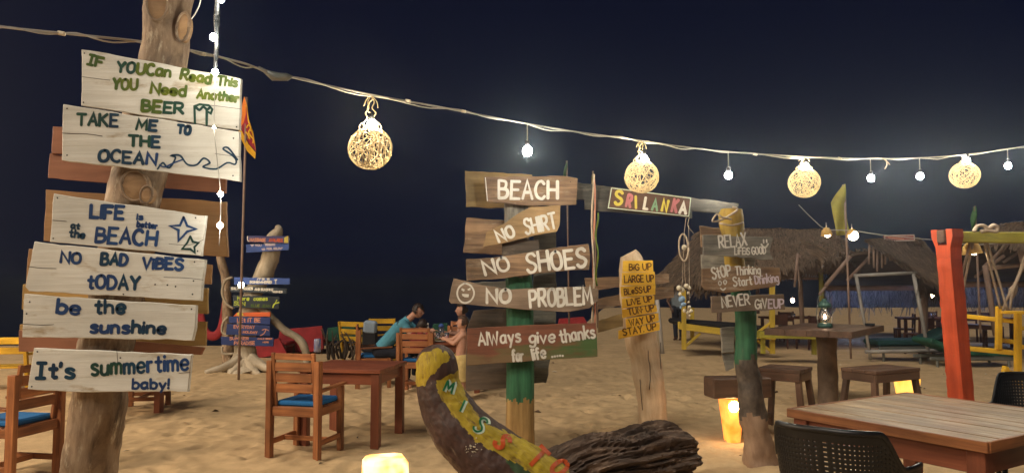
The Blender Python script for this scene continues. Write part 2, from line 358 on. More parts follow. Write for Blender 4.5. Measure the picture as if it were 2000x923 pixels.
# ------------------------------------------------------------------ hand lettering
G = {}
def gl(ch, spec):
    out = []
    for s_ in spec.split('|'):
        t = s_.split(); cur = t[0] == 'c'
        if cur: t = t[1:]
        out.append((cur, [tuple(float(x) for x in q.split(',')) for q in t]))
    G[ch] = out
for ln in """A 0,0 3,10 6,0|1,3.5 5,3.5
B 0,0 0,10|c 0,10 4,9.5 4.6,7.5 3.5,5.6 0,5.2|c 0,5.2 4.6,5 5.6,2.7 4,.4 0,0
C c 5.6,8.5 4,10 1.5,9 0,5 1.2,1.2 4,0 5.8,1.5
D 0,0 0,10|c 0,10 4,9 5.8,5 4,1 0,0
E 5.2,10 0,10 0,0 5.3,0|0,5.2 4.3,5.2
F 5.2,10 0,10 0,0|0,5.2 4.3,5.2
G c 6,8.5 4,10 1.5,9 0,5 1.2,1 4,0 6,2 6,4.5|3.5,4.5 6,4.5
H 0,0 0,10|6,0 6,10|0,5 6,5
I 0,0 0,10
¦ 2,0 2,10|0,10 4,10|0,0 4,0
J c 5,10 5,2.5 3,0 0.5,1.5
K 0,0 0,10|5.5,10 0,4.5|1.5,5.8 6,0
L 0,10 0,0 5,0
M 0,0 .8,10 3.7,3 6.6,10 7.4,0
N 0,0 0,10 6,0 6,10
O c 3.2,10 .8,8.5 0,5 .9,1.2 3.2,0 5.5,1.5 6.2,5 5.3,8.8 3.2,10
P 0,0 0,10|c 0,10 4.5,9.7 5.5,7.3 4,5 0,4.6
Q c 3.2,10 .8,8.5 0,5 .9,1.2 3.2,0 5.5,1.5 6.2,5 5.3,8.8 3.2,10|4,3 6,0
R 0,0 0,10|c 0,10 4.5,9.7 5.5,7.3 4,5 0,4.6|2.4,4.7 6,0
S c 5.6,8.6 4,10 1.4,9.6 .5,7.5 2,5.7 4.5,4.5 5.6,2.6 4,.3 1.5,0 0,1.6
T 0,10 6.4,10|3.2,10 3.2,0
U c 0,10 .1,3 1.4,.4 3,0 4.8,.8 5.9,3 6,10
V 0,10 3,0 6,10
W 0,10 2,0 4,7.5 6,0 8,10
X 0,0 6,10|0,10 6,0
Y 0,10 3,5 3,0|3,5 6,10
a c 4.4,5 3,6.3 .8,5.4 0,3 .8,.5 2.8,.2 4.4,2|4.5,6.2 4.5,.8 5.1,0
b 0,10 0,0|c 0,4.5 2,6.3 4.3,5 4.6,2.8 3.6,.5 1.5,0 0,1.5
c c 4.4,5 2.6,6.3 .5,5 0,3 .8,.6 2.8,0 4.5,1.3
d 4.5,10 4.5,0|c 4.5,4.5 2.5,6.3 .3,5 0,2.8 1,.5 3,0 4.5,1.5
e c .3,3.2 4.3,3.4 4,5.5 2.3,6.3 .5,5.2 0,3 .8,.6 2.8,0 4.5,1.2
f c 3.6,9.2 2.4,10 1.3,8.8 1.2,6 1.2,0|0,6 3.2,6
g c 4.4,5 2.6,6.4 .5,5.3 0,3.3 .8,1 2.8,.6 4.4,2.2|c 4.5,6.2 4.5,0 3.8,-3 1.8,-3.6 0,-2.4
h 0,10 0,0|c 0,4.2 1.8,6.2 3.8,5.6 4.3,4 4.4,0
i 0,6 0,0|0,8.2 0.1,8.9
k 0,10 0,0|4,6.2 0,2.6|1.4,3.6 4.4,0
l 0,10 0,0
m 0,6.2 0,0|c 0,4.5 1.5,6.2 2.9,5.5 3.1,4 3.1,0|c 3.1,4.3 4.6,6.2 6,5.5 6.3,4 6.3,0
n 0,6.2 0,0|c 0,4.2 1.8,6.2 3.7,5.6 4.2,4 4.3,0
o c 2.3,6.2 .5,5.2 0,3 .7,.7 2.3,0 4,.8 4.6,3 4,5.4 2.3,6.2
p 0,6.2 0,-3.6|c 0,4.5 2,6.3 4.3,5 4.6,2.8 3.6,.5 1.5,0 0,1.5
q c 4.4,5 2.6,6.4 .5,5.3 0,3.3 .8,.6 2.8,.2 4.4,2|4.5,6.2 4.5,-3.6
r 0,6.2 0,0|c 0,4 1,5.8 3,6
s c 4,5.4 2.6,6.3 .8,5.8 .6,4.4 2.4,3.3 4,2.2 3.6,.5 1.8,0 0,.8
t 1.8,9 1.8,1 2.6,.1 3.6,.4|0,6 3.6,6
u c 0,6.2 0,2 1,.2 3,.3 4.2,2|4.3,6.2 4.3,0
v 0,6.2 2.2,0 4.4,6.2
w 0,6.2 1.6,0 3.2,5 4.8,0 6.4,6.2
y 0,6.2 2.3,.6|4.6,6.2 1.2,-3.4
5 c 4.8,10 .6,10 .4,5.6 3.6,6 5,3.6 3.8,.6 1.4,0 0,1
! 0,10 0,3.4|0,.2 0.1,.9
' 0,10.5 -.3,8
" 0,10.5 -.3,8|1.8,10.5 1.5,8
. 0,0 0.1,.6
- 0,5 2.6,5
· 0,5 0.1,5.6""".splitlines():
    gl(ln[0], ln[2:])
def ribbon(mb, pts, hw, y, mi=0, zf=None):
    """pts 2-D (u, v) centre line -> flat brush stroke at depth y"""
    q = [Vector(pts[0])]
    for p in pts[1:]:
        if (Vector(p) - q[-1]).length > hw * 0.35: q.append(Vector(p))
    if len(q) < 2: q.append(q[0] + Vector((hw * .2, -hw * .2)))
    n = len(q); L = []; Rr = []
    ws = random.uniform(0.88, 1.12)
    for i in range(n):
        a = q[max(i - 1, 0)]; b = q[min(i + 1, n - 1)]
        d1 = (q[i] - a).normalized() if i else (b - q[i]).normalized()
        d2 = (b - q[i]).normalized() if i < n - 1 else d1
        d = (d1 + d2)
        d = d.normalized() if d.length > 0.2 else d1
        nn = Vector((-d.y, d.x)); c = max(0.55, nn.dot(Vector((-d1.y, d1.x))))
        hh = hw * ws * (1 + 0.16 * noise.noise(Vector((q[i].x * 40, q[i].y * 40, mb.o.x)))) / c
        L.append(q[i] + nn * hh); Rr.append(q[i] - nn * hh)
    d0 = (q[1] - q[0]).normalized(); dn = (q[-1] - q[-2]).normalized()
    n0 = Vector((-d0.y, d0.x)); n1 = Vector((-dn.y, dn.x))
    pre = [q[0] - d0 * hw * .75 + n0 * hw * .55, q[0] - d0 * hw * .75 - n0 * hw * .55]
    post = [q[-1] + dn * hw * .75 + n1 * hw * .55, q[-1] + dn * hw * .75 - n1 * hw * .55]
    L = [pre[0]] + L + [post[0]]; Rr = [pre[1]] + Rr + [post[1]]
    vs = []; 
    for a, b in zip(L, Rr): vs += [(a.x, y, a.y), (b.x, y, b.y)]
    if zf: vs = [zf(v) for v in vs]
    fs = [(2 * i, 2 * i + 1, 2 * i + 3, 2 * i + 2) for i in range(len(L) - 1)]
    mb.add(vs, fs, None, mi)
class Board:
    def __init__(s, pts, D, m, parent, name='sign_board', thick=0.022, yaw=0.0, label=None, jit=0.004, tilt=0):
        s.D = D; s.yaw = yaw; s.parent = parent
        cx = sum(p[0] for p in pts) / len(pts); cy = sum(p[1] for p in pts) / len(pts)
        s.c = at(cx, cy, D); s.t = Vector((math.cos(yaw), math.sin(yaw), 0)); s.n = Vector((math.sin(yaw), -math.cos(yaw), 0))
        poly = [s.uv(*p) for p in pts]
        mb = MB(); mb.prism(poly, 0, thick, jit=jit, bev=0.003)
        s.ob = mb.build(name, m, parent, label)
        s.ob.location = s.c - (parent.location if parent else Vector()); s.ob.rotation_euler = (0, 0, yaw)
        s.lt = None; s.dr = MB(); s.dm = []; s.mats = []; s.k = 0; s.kk = D / F
    def uv(s, px, py):
        r = ray(px, py); o = Vector((0, 0, CH)); t = (s.c - o).dot(s.n) / r.dot(s.n); p = o + r * t - s.c
        return Vector((p.dot(s.t), p.z))
    def mi(s, m):
        if s.lt is None: s.lt = MB()
        if m not in s.mats: s.mats.append(m)
        return s.mats.index(m)
    def dep(s):
        s.k += 1; return -0.0012 - 0.00008 * (s.k % 14)
    def text(s, st, x0, y0, x1, y1, h, w, m, jit=0.35):
        """baseline from pixel x0,y0 to x1,y1; cap height h px; brush width w px"""
        ms = m if isinstance(m, list) else [m]
        a = s.uv(x0, y0); b = s.uv(x1, y1); ex = (b - a); L = ex.length; ex.normalize(); ey = Vector((-ex.y, ex.x))
        hw_ = w * s.kk / 2; a = a + ex * hw_ * .8 + ey * hw_ * .8; L = max(L - hw_ * 1.6, L * .02); h = h - w * .85
        s.lt = MB(); s.mats = []; adv = 0; pos = []
        for ch in st:
            if ch == ' ': adv += 4.2; continue
            g = G[ch]; wx = max(p[0] for c, q in g for p in q); pos.append((ch, adv)); adv += wx + 2.1
        adv -= 2.1; sx = L / max(adv, .1) if adv > .2 else h * s.kk / 10; sy = h * s.kk / 10
        for i, (ch, x) in enumerate(pos):
            mi = s.mi(ms[int(i * len(ms) / len(pos))] if len(ms) > 1 else ms[0])
            dy = random.uniform(-jit, jit); sk = random.uniform(-.04, .04); sc_ = random.uniform(.95, 1.05)
            for cur, q in G[ch]:
                pl = [a + ex * ((x + px_ + sk * py_) * sx) + ey * ((py_ * sc_ + dy) * sy) for px_, py_ in q]
                if cur: pl = [Vector((v.x, v.y)) for v in catmull([Vector((p.x, p.y, 0)) for p in pl], 5)]
                ribbon(s.lt, pl, w * s.kk / 2, s.dep(), mi)
        s.lt.build('lettering', s.mats, s.ob)
        return s
    def draw(s, pts, w, m, cur=True, closed=False):
        pl = [s.uv(*p) for p in pts]
        if closed: pl.append(pl[0])
        if cur: pl = [Vector((v.x, v.y)) for v in catmull([Vector((p.x, p.y, 0)) for p in pl], 5)]
        s.dr = MB(); s.dm = []; ribbon(s.dr, pl, w * s.kk / 2, s.dep(), s.dmi(m)); s.dr.build('painted_drawing', s.dm, s.ob); return s
    def dmi(s, m):
        if m not in s.dm: s.dm.append(m)
        return s.dm.index(m)
    def fill(s, pts, m):
        s.dr = MB(); s.dm = []; mi = s.dmi(m); pl = [s.uv(*p) for p in pts]; y = s.dep()
        ar = sum(pl[i].x * pl[(i + 1) % len(pl)].y - pl[(i + 1) % len(pl)].x * pl[i].y for i in range(len(pl)))
        if ar < 0: pl.reverse()
        s.dr.add([(p.x, y, p.y) for p in pl], [tuple(range(len(pl)))], None, mi); s.dr.build('painted_drawing', s.dm, s.ob); return s
    def crack(s, pts, w=1.0):
        mb = MB(); pl = [s.uv(*p) for p in pts]; pl = [Vector((v.x, v.y)) for v in catmull([Vector((p.x, p.y, 0)) for p in pl], 4)]
        ribbon(mb, pl, w * s.kk / 2, -0.0007); mb.build('crack', CRACK, s.ob); return s
    def nails(s, pts, m=None):
        mb = MB()
        for p in pts:
            q = s.uv(*p); mb.sphere((q.x, 0, q.y), 0.004, 1, .5, 1, 8, 4)
        mb.build('nail', m or BLK, s.ob); return s
    def done(s):
        return s
# ================================================================== THE SETTING
def vnoise(x, y, f, seed):
    rng = np.random.RandomState(seed); T = rng.rand(256, 256)
    X = x * f + 1000; Y = y * f + 1000; i = np.floor(X).astype(int); j = np.floor(Y).astype(int); u = X - i; v = Y - j
    u = u * u * (3 - 2 * u); v = v * v * (3 - 2 * v); g = lambda a, b: T[a % 256, b % 256]
    return (g(i, j) * (1 - u) + g(i + 1, j) * u) * (1 - v) + (g(i, j + 1) * (1 - u) + g(i + 1, j + 1) * u) * v - .5
def make_sand():
    xs = np.concatenate([-np.geomspace(60, 7.2, 30), np.arange(-7, 7.01, .042), np.geomspace(7.2, 90, 40)])
    ys = np.concatenate([np.linspace(-14, 2.6, 12), np.arange(3.0, 12, .042), np.geomspace(12.06, 75, 170)])
    X, Y = np.meshgrid(xs, ys)
    Z = .07 * vnoise(X, Y, .35, 1) + .022 * vnoise(X, Y, 1.3, 2) + .016 * vnoise(X, Y, 3.1, 3) + .011 * vnoise(X, Y, 7.3, 4) + .006 * vnoise(X, Y, 15, 5)
    for mx_, my_, mr_ in [(.08, 7.0, .3), (1.55, 8.0, .35), (2.2, 6.5, .32), (4.75, 7.75, .3), (4.12, 9.75, .35), (-4.95, 13.7, .9), (1.2, 5.5, .6)]:   # sand heaped round posts and logs
        Z += .055 * np.exp(-((X - mx_) ** 2 + (Y - my_) ** 2) / mr_ ** 2)
    rng = np.random.RandomState(11)
    for k in range(1500):                                   # footprints and scuffs pressed into the sand
        fx = rng.uniform(-6.5, 6.5); fy = rng.uniform(4, 15); a = rng.uniform(0, PI); dp = rng.uniform(.012, .034)
        i0, i1 = np.searchsorted(ys, [fy - .3, fy + .3]); j0, j1 = np.searchsorted(xs, [fx - .3, fx + .3])
        dx = X[i0:i1, j0:j1] - fx; dy = Y[i0:i1, j0:j1] - fy
        u = (dx * math.cos(a) + dy * math.sin(a)) / .125; v = (-dx * math.sin(a) + dy * math.cos(a)) / .052
        r2 = u * u + v * v
        Z[i0:i1, j0:j1] += -dp * np.exp(-r2 * .9) + dp * .45 * np.exp(-(np.sqrt(r2) - 1.7) ** 2 * 3)
    Z -= .02
    crest = 19.5 + np.clip((X - 1.2) / 5, 0, 1) * 30           # beyond this line the beach drops to the sea
    d = np.clip(Y - crest, 0, None); Z -= np.minimum(d * .30, 3.0) * (d > 0)
    Z *= np.where(np.abs(Y - 8) < 60, 1, 1)
    ny, nx = X.shape
    v = np.stack([X, Y, Z], -1).reshape(-1, 3)
    i = np.arange(ny - 1)[:, None] * nx + np.arange(nx - 1)[None]; f = np.stack([i, i + 1, i + nx + 1, i + nx], -1).reshape(-1, 4)
    me = bpy.data.meshes.new('sand'); me.vertices.add(len(v)); me.vertices.foreach_set('co', v.astype(np.float32).ravel())
    me.loops.add(f.size); me.loops.foreach_set('vertex_index', f.ravel().astype(np.int32)); me.polygons.add(len(f))
    me.polygons.foreach_set('loop_start', np.arange(0, f.size, 4, dtype=np.int32)); me.polygons.foreach_set('use_smooth', np.ones(len(f), bool))
    me.update(); me.validate()
    a = me.attributes.new('gr', 'FLOAT_VECTOR', 'POINT'); a.data.foreach_set('vector', v.astype(np.float32).ravel())
    m = mat('beach_sand', (0.58, 0.415, 0.235), (0.46, 0.325, 0.18), stretch=(1, 1, 1), nscale=9, rough=0.95, bump=0.5, stain=0.16, var=0, spec=0.1, wear=(0.36, 0.235, 0.12), wamt=0.12, wscale=14)
    me.materials.append(m)
    o = bpy.data.objects.new('sand', me); C.objects.link(o); o['kind'] = 'structure'
    return X, Y, Z, xs, ys
SX, SY, SZ, sxs, sys_ = make_sand()
def gz(x, y):
    i = min(max(np.searchsorted(sys_, y), 1), len(sys_) - 1); j = min(max(np.searchsorted(sxs, x), 1), len(sxs) - 1)
    return float(SZ[i, j])
mb = MB(); mb.add([(-900, 18, -2.2), (900, 18, -2.2), (900, 1800, -2.2), (-900, 1800, -2.2)], [(0, 1, 2, 3)])
sea = mb.build('sea', mat('night_sea', (0.006, 0.012, 0.022), (0.004, 0.008, 0.015), stretch=(.6, 1.5, 1), rough=0.08, bump=0.15, stain=0, var=0)); sea['kind'] = 'structure'

# ================================================================== LEFT SIGNPOST
def mk(px, py, D, name, label, cat, group=None):
    p = at(px, py, D); return thing(name, label, cat, (p.x, p.y, 0), 0, group)
t = mk(172, 923, 3.72, 'signpost', 'leaning rough-barked tree trunk signpost carrying six big white hand-painted boards, nearest at left', 'signpost')
trunk([(345, -170, 3.72, 46), (338, -80, 3.72, 45), (328, 0, 3.72, 44), (323, 95, 3.72, 43), (300, 200, 3.72, 48), (268, 355, 3.72, 50), (240, 520, 3.72, 49), (211, 665, 3.72, 49), (197, 770, 3.72, 49), (172, 923, 3.72, 50), (150, 1060, 3.72, 54), (138, 1200, 3.72, 62)],
      seg=72, k=14, jit=0.10, name='trunk', m=BARK, parent=t)
def knot(px, py, D, rx, ry, parent, rot=0, depth=.045):
    """pruned branch scar: raised bark lip round a sawn face"""
    c = at(px, py, D) - parent.location; s_ = D / F; mb = MB(); mf = MB()
    pts = [c + Vector((math.cos(a) * rx * s_ * math.cos(rot) - math.sin(a) * ry * s_ * math.sin(rot), 0.004, math.cos(a) * rx * s_ * math.sin(rot) + math.sin(a) * ry * s_ * math.cos(rot))) for a in [2 * PI * k / 22 for k in range(23)]]
    mb.tube(pts, [0.006 + .006 * abs(noise.noise(Vector((k_ * .5, px, 0)))) for k_ in range(23)], 8, jit=.5, nfreq=40, cap=False)
    n = 22; q = [c + (p - c) * .98 for p in pts[:-1]]; q2 = [c + (p - c) * .5 + Vector((0, .004 - .007, 0)) for p in pts[:-1]]; 
    mf.add([c + Vector((0, -.001, 0))] + q2 + q + [p + Vector((0, depth, 0)) for p in q], [(0, 1 + i, 1 + (i + 1) % n) for i in range(n)] + [(1 + i, 1 + n + i, 1 + n + (i + 1) % n, 1 + (i + 1) % n) for i in range(n)] + [(1 + n + i, 1 + 2 * n + i, 1 + 2 * n + (i + 1) % n, 1 + n + (i + 1) % n) for i in range(n)])
    k = mf.build('branch_scar', CUT, parent); mb.build('bark_lip', BARK, k)
knot(306, 4, 3.598, 21, 37, t, .06); knot(357, 52, 3.61, 12, 29, t, -.1); knot(262, 362, 3.575, 26, 30, t, .3); knot(285, 380, 3.565, 12, 17, t, -.2)

DF = 3.55; DB = 3.90
b = Board([(159, 95), (471, 154), (468, 254), (158, 206)], DF, WHITE, t, label='white board reading IF YOU CAN READ THIS YOU NEED ANOTHER BEER')
b.text('¦F', 168, 127, 201, 134, 24, 6, P_OLIVE).text('YOUCan', 226, 142, 334, 153, 26, 6, [P_DGREEN, P_OLIVE, P_OLIVE]).text('Read', 350, 156, 412, 166, 24, 6, P_OLIVE).text('This', 422, 168, 464, 172, 22, 5.5, P_OLIVE)
b.text('YOU', 218, 176, 270, 178, 26, 6, P_OLIVE).text('Need', 292, 184, 364, 190, 25, 6, P_OLIVE).text('Another', 383, 193, 467, 202, 22, 5.5, P_OLIVE)
b.text('BEER', 275, 219, 360, 225, 26, 6.5, [P_OLIVE, P_DGREEN])
b.draw([(381, 241), (380, 208), (390, 204), (408, 206), (415, 214), (412, 222), (405, 218), (404, 244)], 4, P_DGREEN, False).draw([(383, 210), (390, 215), (397, 209), (405, 214), (411, 209)], 5, P_DGREEN).draw([(403, 214), (403, 243)], 3.4, P_DGREEN, False)
b.nails([(165, 104), (163, 200), (464, 160), (462, 248)]).crack([(470, 213), (430, 208), (400, 205)], .9).crack([(160, 150), (190, 154), (215, 157)], .8).done()
b = Board([(123, 203), (468, 257), (469, 353), (120, 313)], DF, WHITE, t, label='white board reading TAKE ME TO THE OCEAN with a painted blue wave')
b.text('TAKE', 148, 246, 232, 250, 28, 6, [P_DGREEN, P_DGREEN, P_NAVY]).text('ME', 264, 255, 308, 258, 24, 6, [P_DGREEN, P_NAVY]).text('TO', 344, 262, 373, 265, 21, 6.5, P_NAVY)
b.text('THE', 249, 287, 314, 290, 25, 6, [P_DGREEN, P_NAVY]).text('OCEAN', 190, 316, 306, 324, 27, 6, [P_NAVY, P_NAVY, P_BLUE])
b.draw([(308, 330), (318, 318), (326, 326), (333, 326), (343, 308), (334, 304), (352, 304), (366, 321), (384, 322), (398, 309), (410, 318), (397, 326), (422, 330), (444, 318), (459, 321), (461, 312), (452, 302), (436, 291), (446, 289), (464, 312)], 3.6, P_NAVY)
b.draw([(312, 322), (322, 326), (340, 318), (356, 312)], 3, P_BLUE).nails([(131, 212), (456, 270), (131, 303), (455, 343)]).crack([(121, 260), (140, 261), (172, 262), (200, 266)], 1.3).crack([(468, 306), (440, 303), (420, 300)], .8).done()
b = Board([(105, 378), (404, 421), (393, 500), (97, 472)], DF, WHITE, t, label='white board reading LIFE is better at the BEACH with two painted starfish')
b.text('LIFE', 174, 427, 243, 431, 31, 7, P_BLUE).text('is', 266, 430, 280, 431, 15, 4, P_BLUE).text('better', 266, 444, 308, 448, 14, 4, P_BLUE)
b.text('at', 137, 446, 156, 449, 14, 4.4, P_NAVY).text('the', 134, 464, 166, 467, 18, 4.6, P_NAVY).text('BEACH', 184, 475, 307, 482, 34, 6.5, P_BLUE)
b.draw([(359, 424), (366, 441), (383, 447), (366, 452), (349, 470), (349, 449), (332, 441), (352, 440)], 5, P_BLUE, False, True)
b.draw([(372, 461), (377, 472), (388, 474), (380, 482), (381, 493), (372, 486), (356, 486), (366, 474)], 4, P_DGREEN, False, True)
b.nails([(112, 386), (382, 425), (104, 465), (386, 490)]).crack([(397, 468), (370, 478), (330, 476)], .9).crack([(103, 430), (130, 432)], 1).done()
b = Board([(67, 472), (400, 507), (393, 587), (56, 568), (49, 560)], DF, WHITE, t, label='white board reading NO BAD VIBES TODAY')
b.text('NO', 116, 514, 159, 517, 25, 6.5, P_BLUE).text('BAD', 195, 518, 250, 521, 27, 6.5, [P_NAVY, P_BLUE]).text('ViBES', 276, 526, 359, 529, 26, 6.5, P_BLUE)
b.text('tODAY', 169, 564, 274, 568, 31, 6.5, [P_BLUE, P_NAVY]).nails([(380, 511), (378, 548), (303, 555), (327, 556), (343, 559), (376, 574), (241, 574)]).crack([(397, 546), (360, 542), (320, 541)], .9).crack([(54, 520), (80, 523), (110, 524)], 1).done()
b = Board([(47, 574), (383, 596), (381, 640), (376, 664), (43, 658)], DF, WHITE, t, label='white board reading be the sunshine')
b.text('be', 108, 612, 157, 616, 32, 7, P_BLUE).text('the', 183, 613, 246, 613, 31, 6.5, P_NAVY).text('sunshine', 174, 651, 325, 653, 28, 6.5, [P_BLUE, P_NAVY]).nails([(52, 612), (58, 589), (374, 603)]).crack([(45, 632), (80, 634), (105, 633)], 1).done()
b = Board([(66, 679), (375, 692), (367, 764), (130, 765), (53, 759)], DF, WHITE, t, label="white board reading It's summertime baby!")
b.text("¦t's", 68, 740, 147, 741, 35, 7.5, P_NAVY).text('summertime', 177, 734, 370, 724, 36, 6, [P_DGREEN, P_NAVY, P_BLUE, P_BLUE]).text('baby!', 257, 760, 331, 760, 22, 5, P_BLUE).nails([(62, 754), (235, 698), (73, 686)]).crack([(228, 682), (230, 705), (227, 722)], .9).crack([(371, 726), (350, 728)], 1).done()
for pts, m, lb in [([(103, 246), (300, 262), (300, 310), (100, 300)], REDB, None), ([(97, 300), (442, 340), (440, 377), (93, 347)], REDB, 'reddish-brown bare back board'),
                   ([(89, 371), (441, 394), (445, 502), (85, 470)], BARE, 'bare plywood back board'), ([(56, 486), (413, 517), (411, 555), (50, 556)], BARE, None),
                   ([(44, 556), (405, 562), (405, 613), (42, 604)], YELB, None), ([(38, 634), (402, 628), (401, 675), (38, 672)], YELB, None), ([(36, 645), (398, 678), (392, 692), (36, 686)], REDB, None)]:
    Board(pts, DB + random.uniform(-.02, .04), m, t, name='back_board', thick=.02, label=lb)

# ================================================================== MIDDLE SIGNPOST (BEACH / SRI LANKA)
t = mk(1016, 870, 7.0, 'signpost', 'middle signpost, green painted square post with BEACH, NO SHIRT, NO SHOES and SRI LANKA boards', 'signpost')
def band(c):
    z = c.z + .05 * noise.noise(Vector((c.x * 34, c.y * 20, c.z * 3))) + .02 * noise.noise(Vector((c.x * 90, c.y * 60, 0)))
    return 0 if z > 1.66 else (1 if z > .53 else 2)
def sqpost(name, path, wpx, D, mats, mfun, parent, dep=None, lab=None):
    """squarish hewn post: rounded square section along a pixel path"""
    P = [at(a, b_, D) - parent.location for a, b_ in path]
    n = len(P); k = 44; pts = catmull(P, k); ws = [v.x for v in catmull([Vector((w_ * D / F / 2, 0, 0)) for w_ in wpx], k)]
    mb = MB(); vs = []; gs = []; S = 64
    for i, p in enumerate(pts):
        for j in range(S):
            a = 2 * PI * j / S; ca, sa = math.cos(a), math.sin(a)
            q = 1 / max((abs(ca) ** 5 + abs(sa) ** 5) ** .2, .1)
            rr = ws[i] * q * (1 - .035 * max(0, noise.noise(Vector((ca * 11, sa * 11, p.z * .8))) - .1) * 3 + .035 * noise.noise(Vector((ca * 3, sa * 3, p.z * 2.2 + parent.location.x))) + .02 * noise.noise(Vector((ca * 9, sa * 9, p.z * 4))))
            vs.append((p.x + ca * rr, p.y + sa * rr * (dep or 1), p.z)); gs.append((p.z, ca * rr, sa * rr))
    fs = []
    for i in range(len(pts) - 1):
        for j in range(S):
            l = (j + 1) % S; fs.append((i * S + j, i * S + l, (i + 1) * S + l, (i + 1) * S + j))
    fs.append(tuple(range(S))); fs.append(tuple((len(pts) - 1) * S + j for j in range(S)))
    mb.add(vs, fs, gs, 0)
    if mfun:
        for i, f in enumerate(mb.f):
            c = sum((Vector(mb.v[j]) for j in f), Vector()) / len(f) + parent.location; mb.m[i] = mfun(c)
    mb.smooth = [True] * (len(mb.f) - 2) + [False, False]
    return mb.build(name, mats, parent, lab)
sqpost('post', [(1008, 396), (1010, 480), (1014, 560), (1016, 660), (1016, 760), (1016, 830), (1016, 905)], [46, 48, 52, 52, 53, 54, 56], 7.0, [GREYB, GREENP, mat('ochre_bare_post', (0.42, 0.27, 0.10), (0.24, 0.14, 0.05), stretch=(2, 26, 26), stain=.4, bump=.6)], band, t)
def rearplank(poly, D, m, t, name='back_board', lab=None, thick=.03): return Board(poly, D, m, t, name=name, thick=thick, label=lab, jit=.007)
Dm = 6.84
rearplank([(1042, 404), (1086, 406), (1086, 640), (1067, 746), (1042, 748)], 7.16, GREYB, t, 'rear_upright', 'grey upright plank behind the post')
rearplank([(908, 333), (1040, 341), (1042, 408), (910, 404)], 7.14, OCHRE, t)
rearplank([(911, 425), (1000, 431), (1000, 499), (905, 493)], 7.14, BROWN, t)
rearplank([(980, 470), (1052, 468), (1053, 492), (980, 502)], 6.86, DARKB, t, 'front_board')
rearplank([(925, 606), (1020, 600), (1020, 756), (990, 757), (909, 763), (912, 640)], 7.16, DARKB, t, lab='big dark charred back panel')
rearplank([(1020, 640), (1066, 652), (1066, 747), (1020, 742)], 7.21, DARKB, t)
rearplank([(910, 552), (1000, 548), (1000, 560), (912, 566)], 7.14, GREYB, t)
b = Board([(945.5, 345), (1100, 343), (1128.5, 348), (1126, 400), (1040, 402), (951.5, 394)], 6.80, BROWN, t, label='brown board reading BEACH', jit=.006)
b.text('BEACH', 972, 389, 1091, 391, 40, 5.8, P_WHITE).draw([(948, 347), (952, 392)], 1.6, P_WHITE, False).nails([(1114, 355), (958, 352), (1030, 349)]).done()
b = Board([(950, 453), (980, 439), (1010, 418), (1037, 404), (1095, 401), (1093, 440), (1088, 452), (1045, 459), (1004, 470), (943, 482)], 6.80, mat('tan_driftwood_board', (0.40, 0.26, 0.12), (0.24, 0.145, 0.065), stain=.4, bump=.5), t, label='slanted tan board reading NO SHIRT', jit=.004)
b.text('NO', 974, 475, 1009, 462, 27, 5.2, P_WHITE).text('SHIRT', 1026, 459, 1090, 446, 34, 5, P_WHITE).done()
b = Board([(910, 506), (960, 503), (1010, 496), (1080, 484), (1149, 476), (1153, 500), (1151, 526), (1100, 529), (1040, 535), (980, 544), (912, 548)], 6.80, BROWN, t, label='brown board reading NO SHOES', jit=.005)
b.text('NO', 947, 540, 999, 527, 31, 5.8, P_WHITE).text('SHOES', 1029, 535, 1148, 521, 41, 6, P_WHITE).nails([(918, 515), (1142, 484)]).done()
b = Board([(886, 543), (938, 555), (998, 565), (1050, 562), (1094, 561), (1146, 559), (1169, 565), (1168, 587), (1151, 601), (1107, 609), (1042, 605), (964, 599), (881, 592), (877, 587)], 6.80, mat('grey_brown_board', (0.30, 0.215, 0.15), (0.18, 0.125, 0.085), stain=.4, bump=.55), t, label='wavy grey-brown board reading NO PROBLEM with a smiling face', jit=.005)
b.text('NO', 949, 594, 999, 592, 31, 5.6, P_WHITE).text('PROBLEM', 1034, 602, 1159, 594, 37, 5.5, P_WHITE)
b.draw([(908, 552), (897, 560), (893, 573), (898, 586), (908, 591), (920, 586), (926, 572), (920, 558)], 3.6, P_WHITE, True, True)
b.fill([(902, 562), (908, 565), (906, 569), (901, 566)], P_WHITE).fill([(913, 564), (919, 561), (919, 566), (914, 567)], P_WHITE)
b.fill([(902, 573), (916, 574), (915, 580), (908, 580), (903, 577)], P_WHITE).done()
THX = mat('thanks_board_paint', (0.27, 0.10, 0.055), (0.15, 0.06, 0.038), stain=.35, bump=.5, wear=(0.24, 0.17, 0.10), wamt=.22)
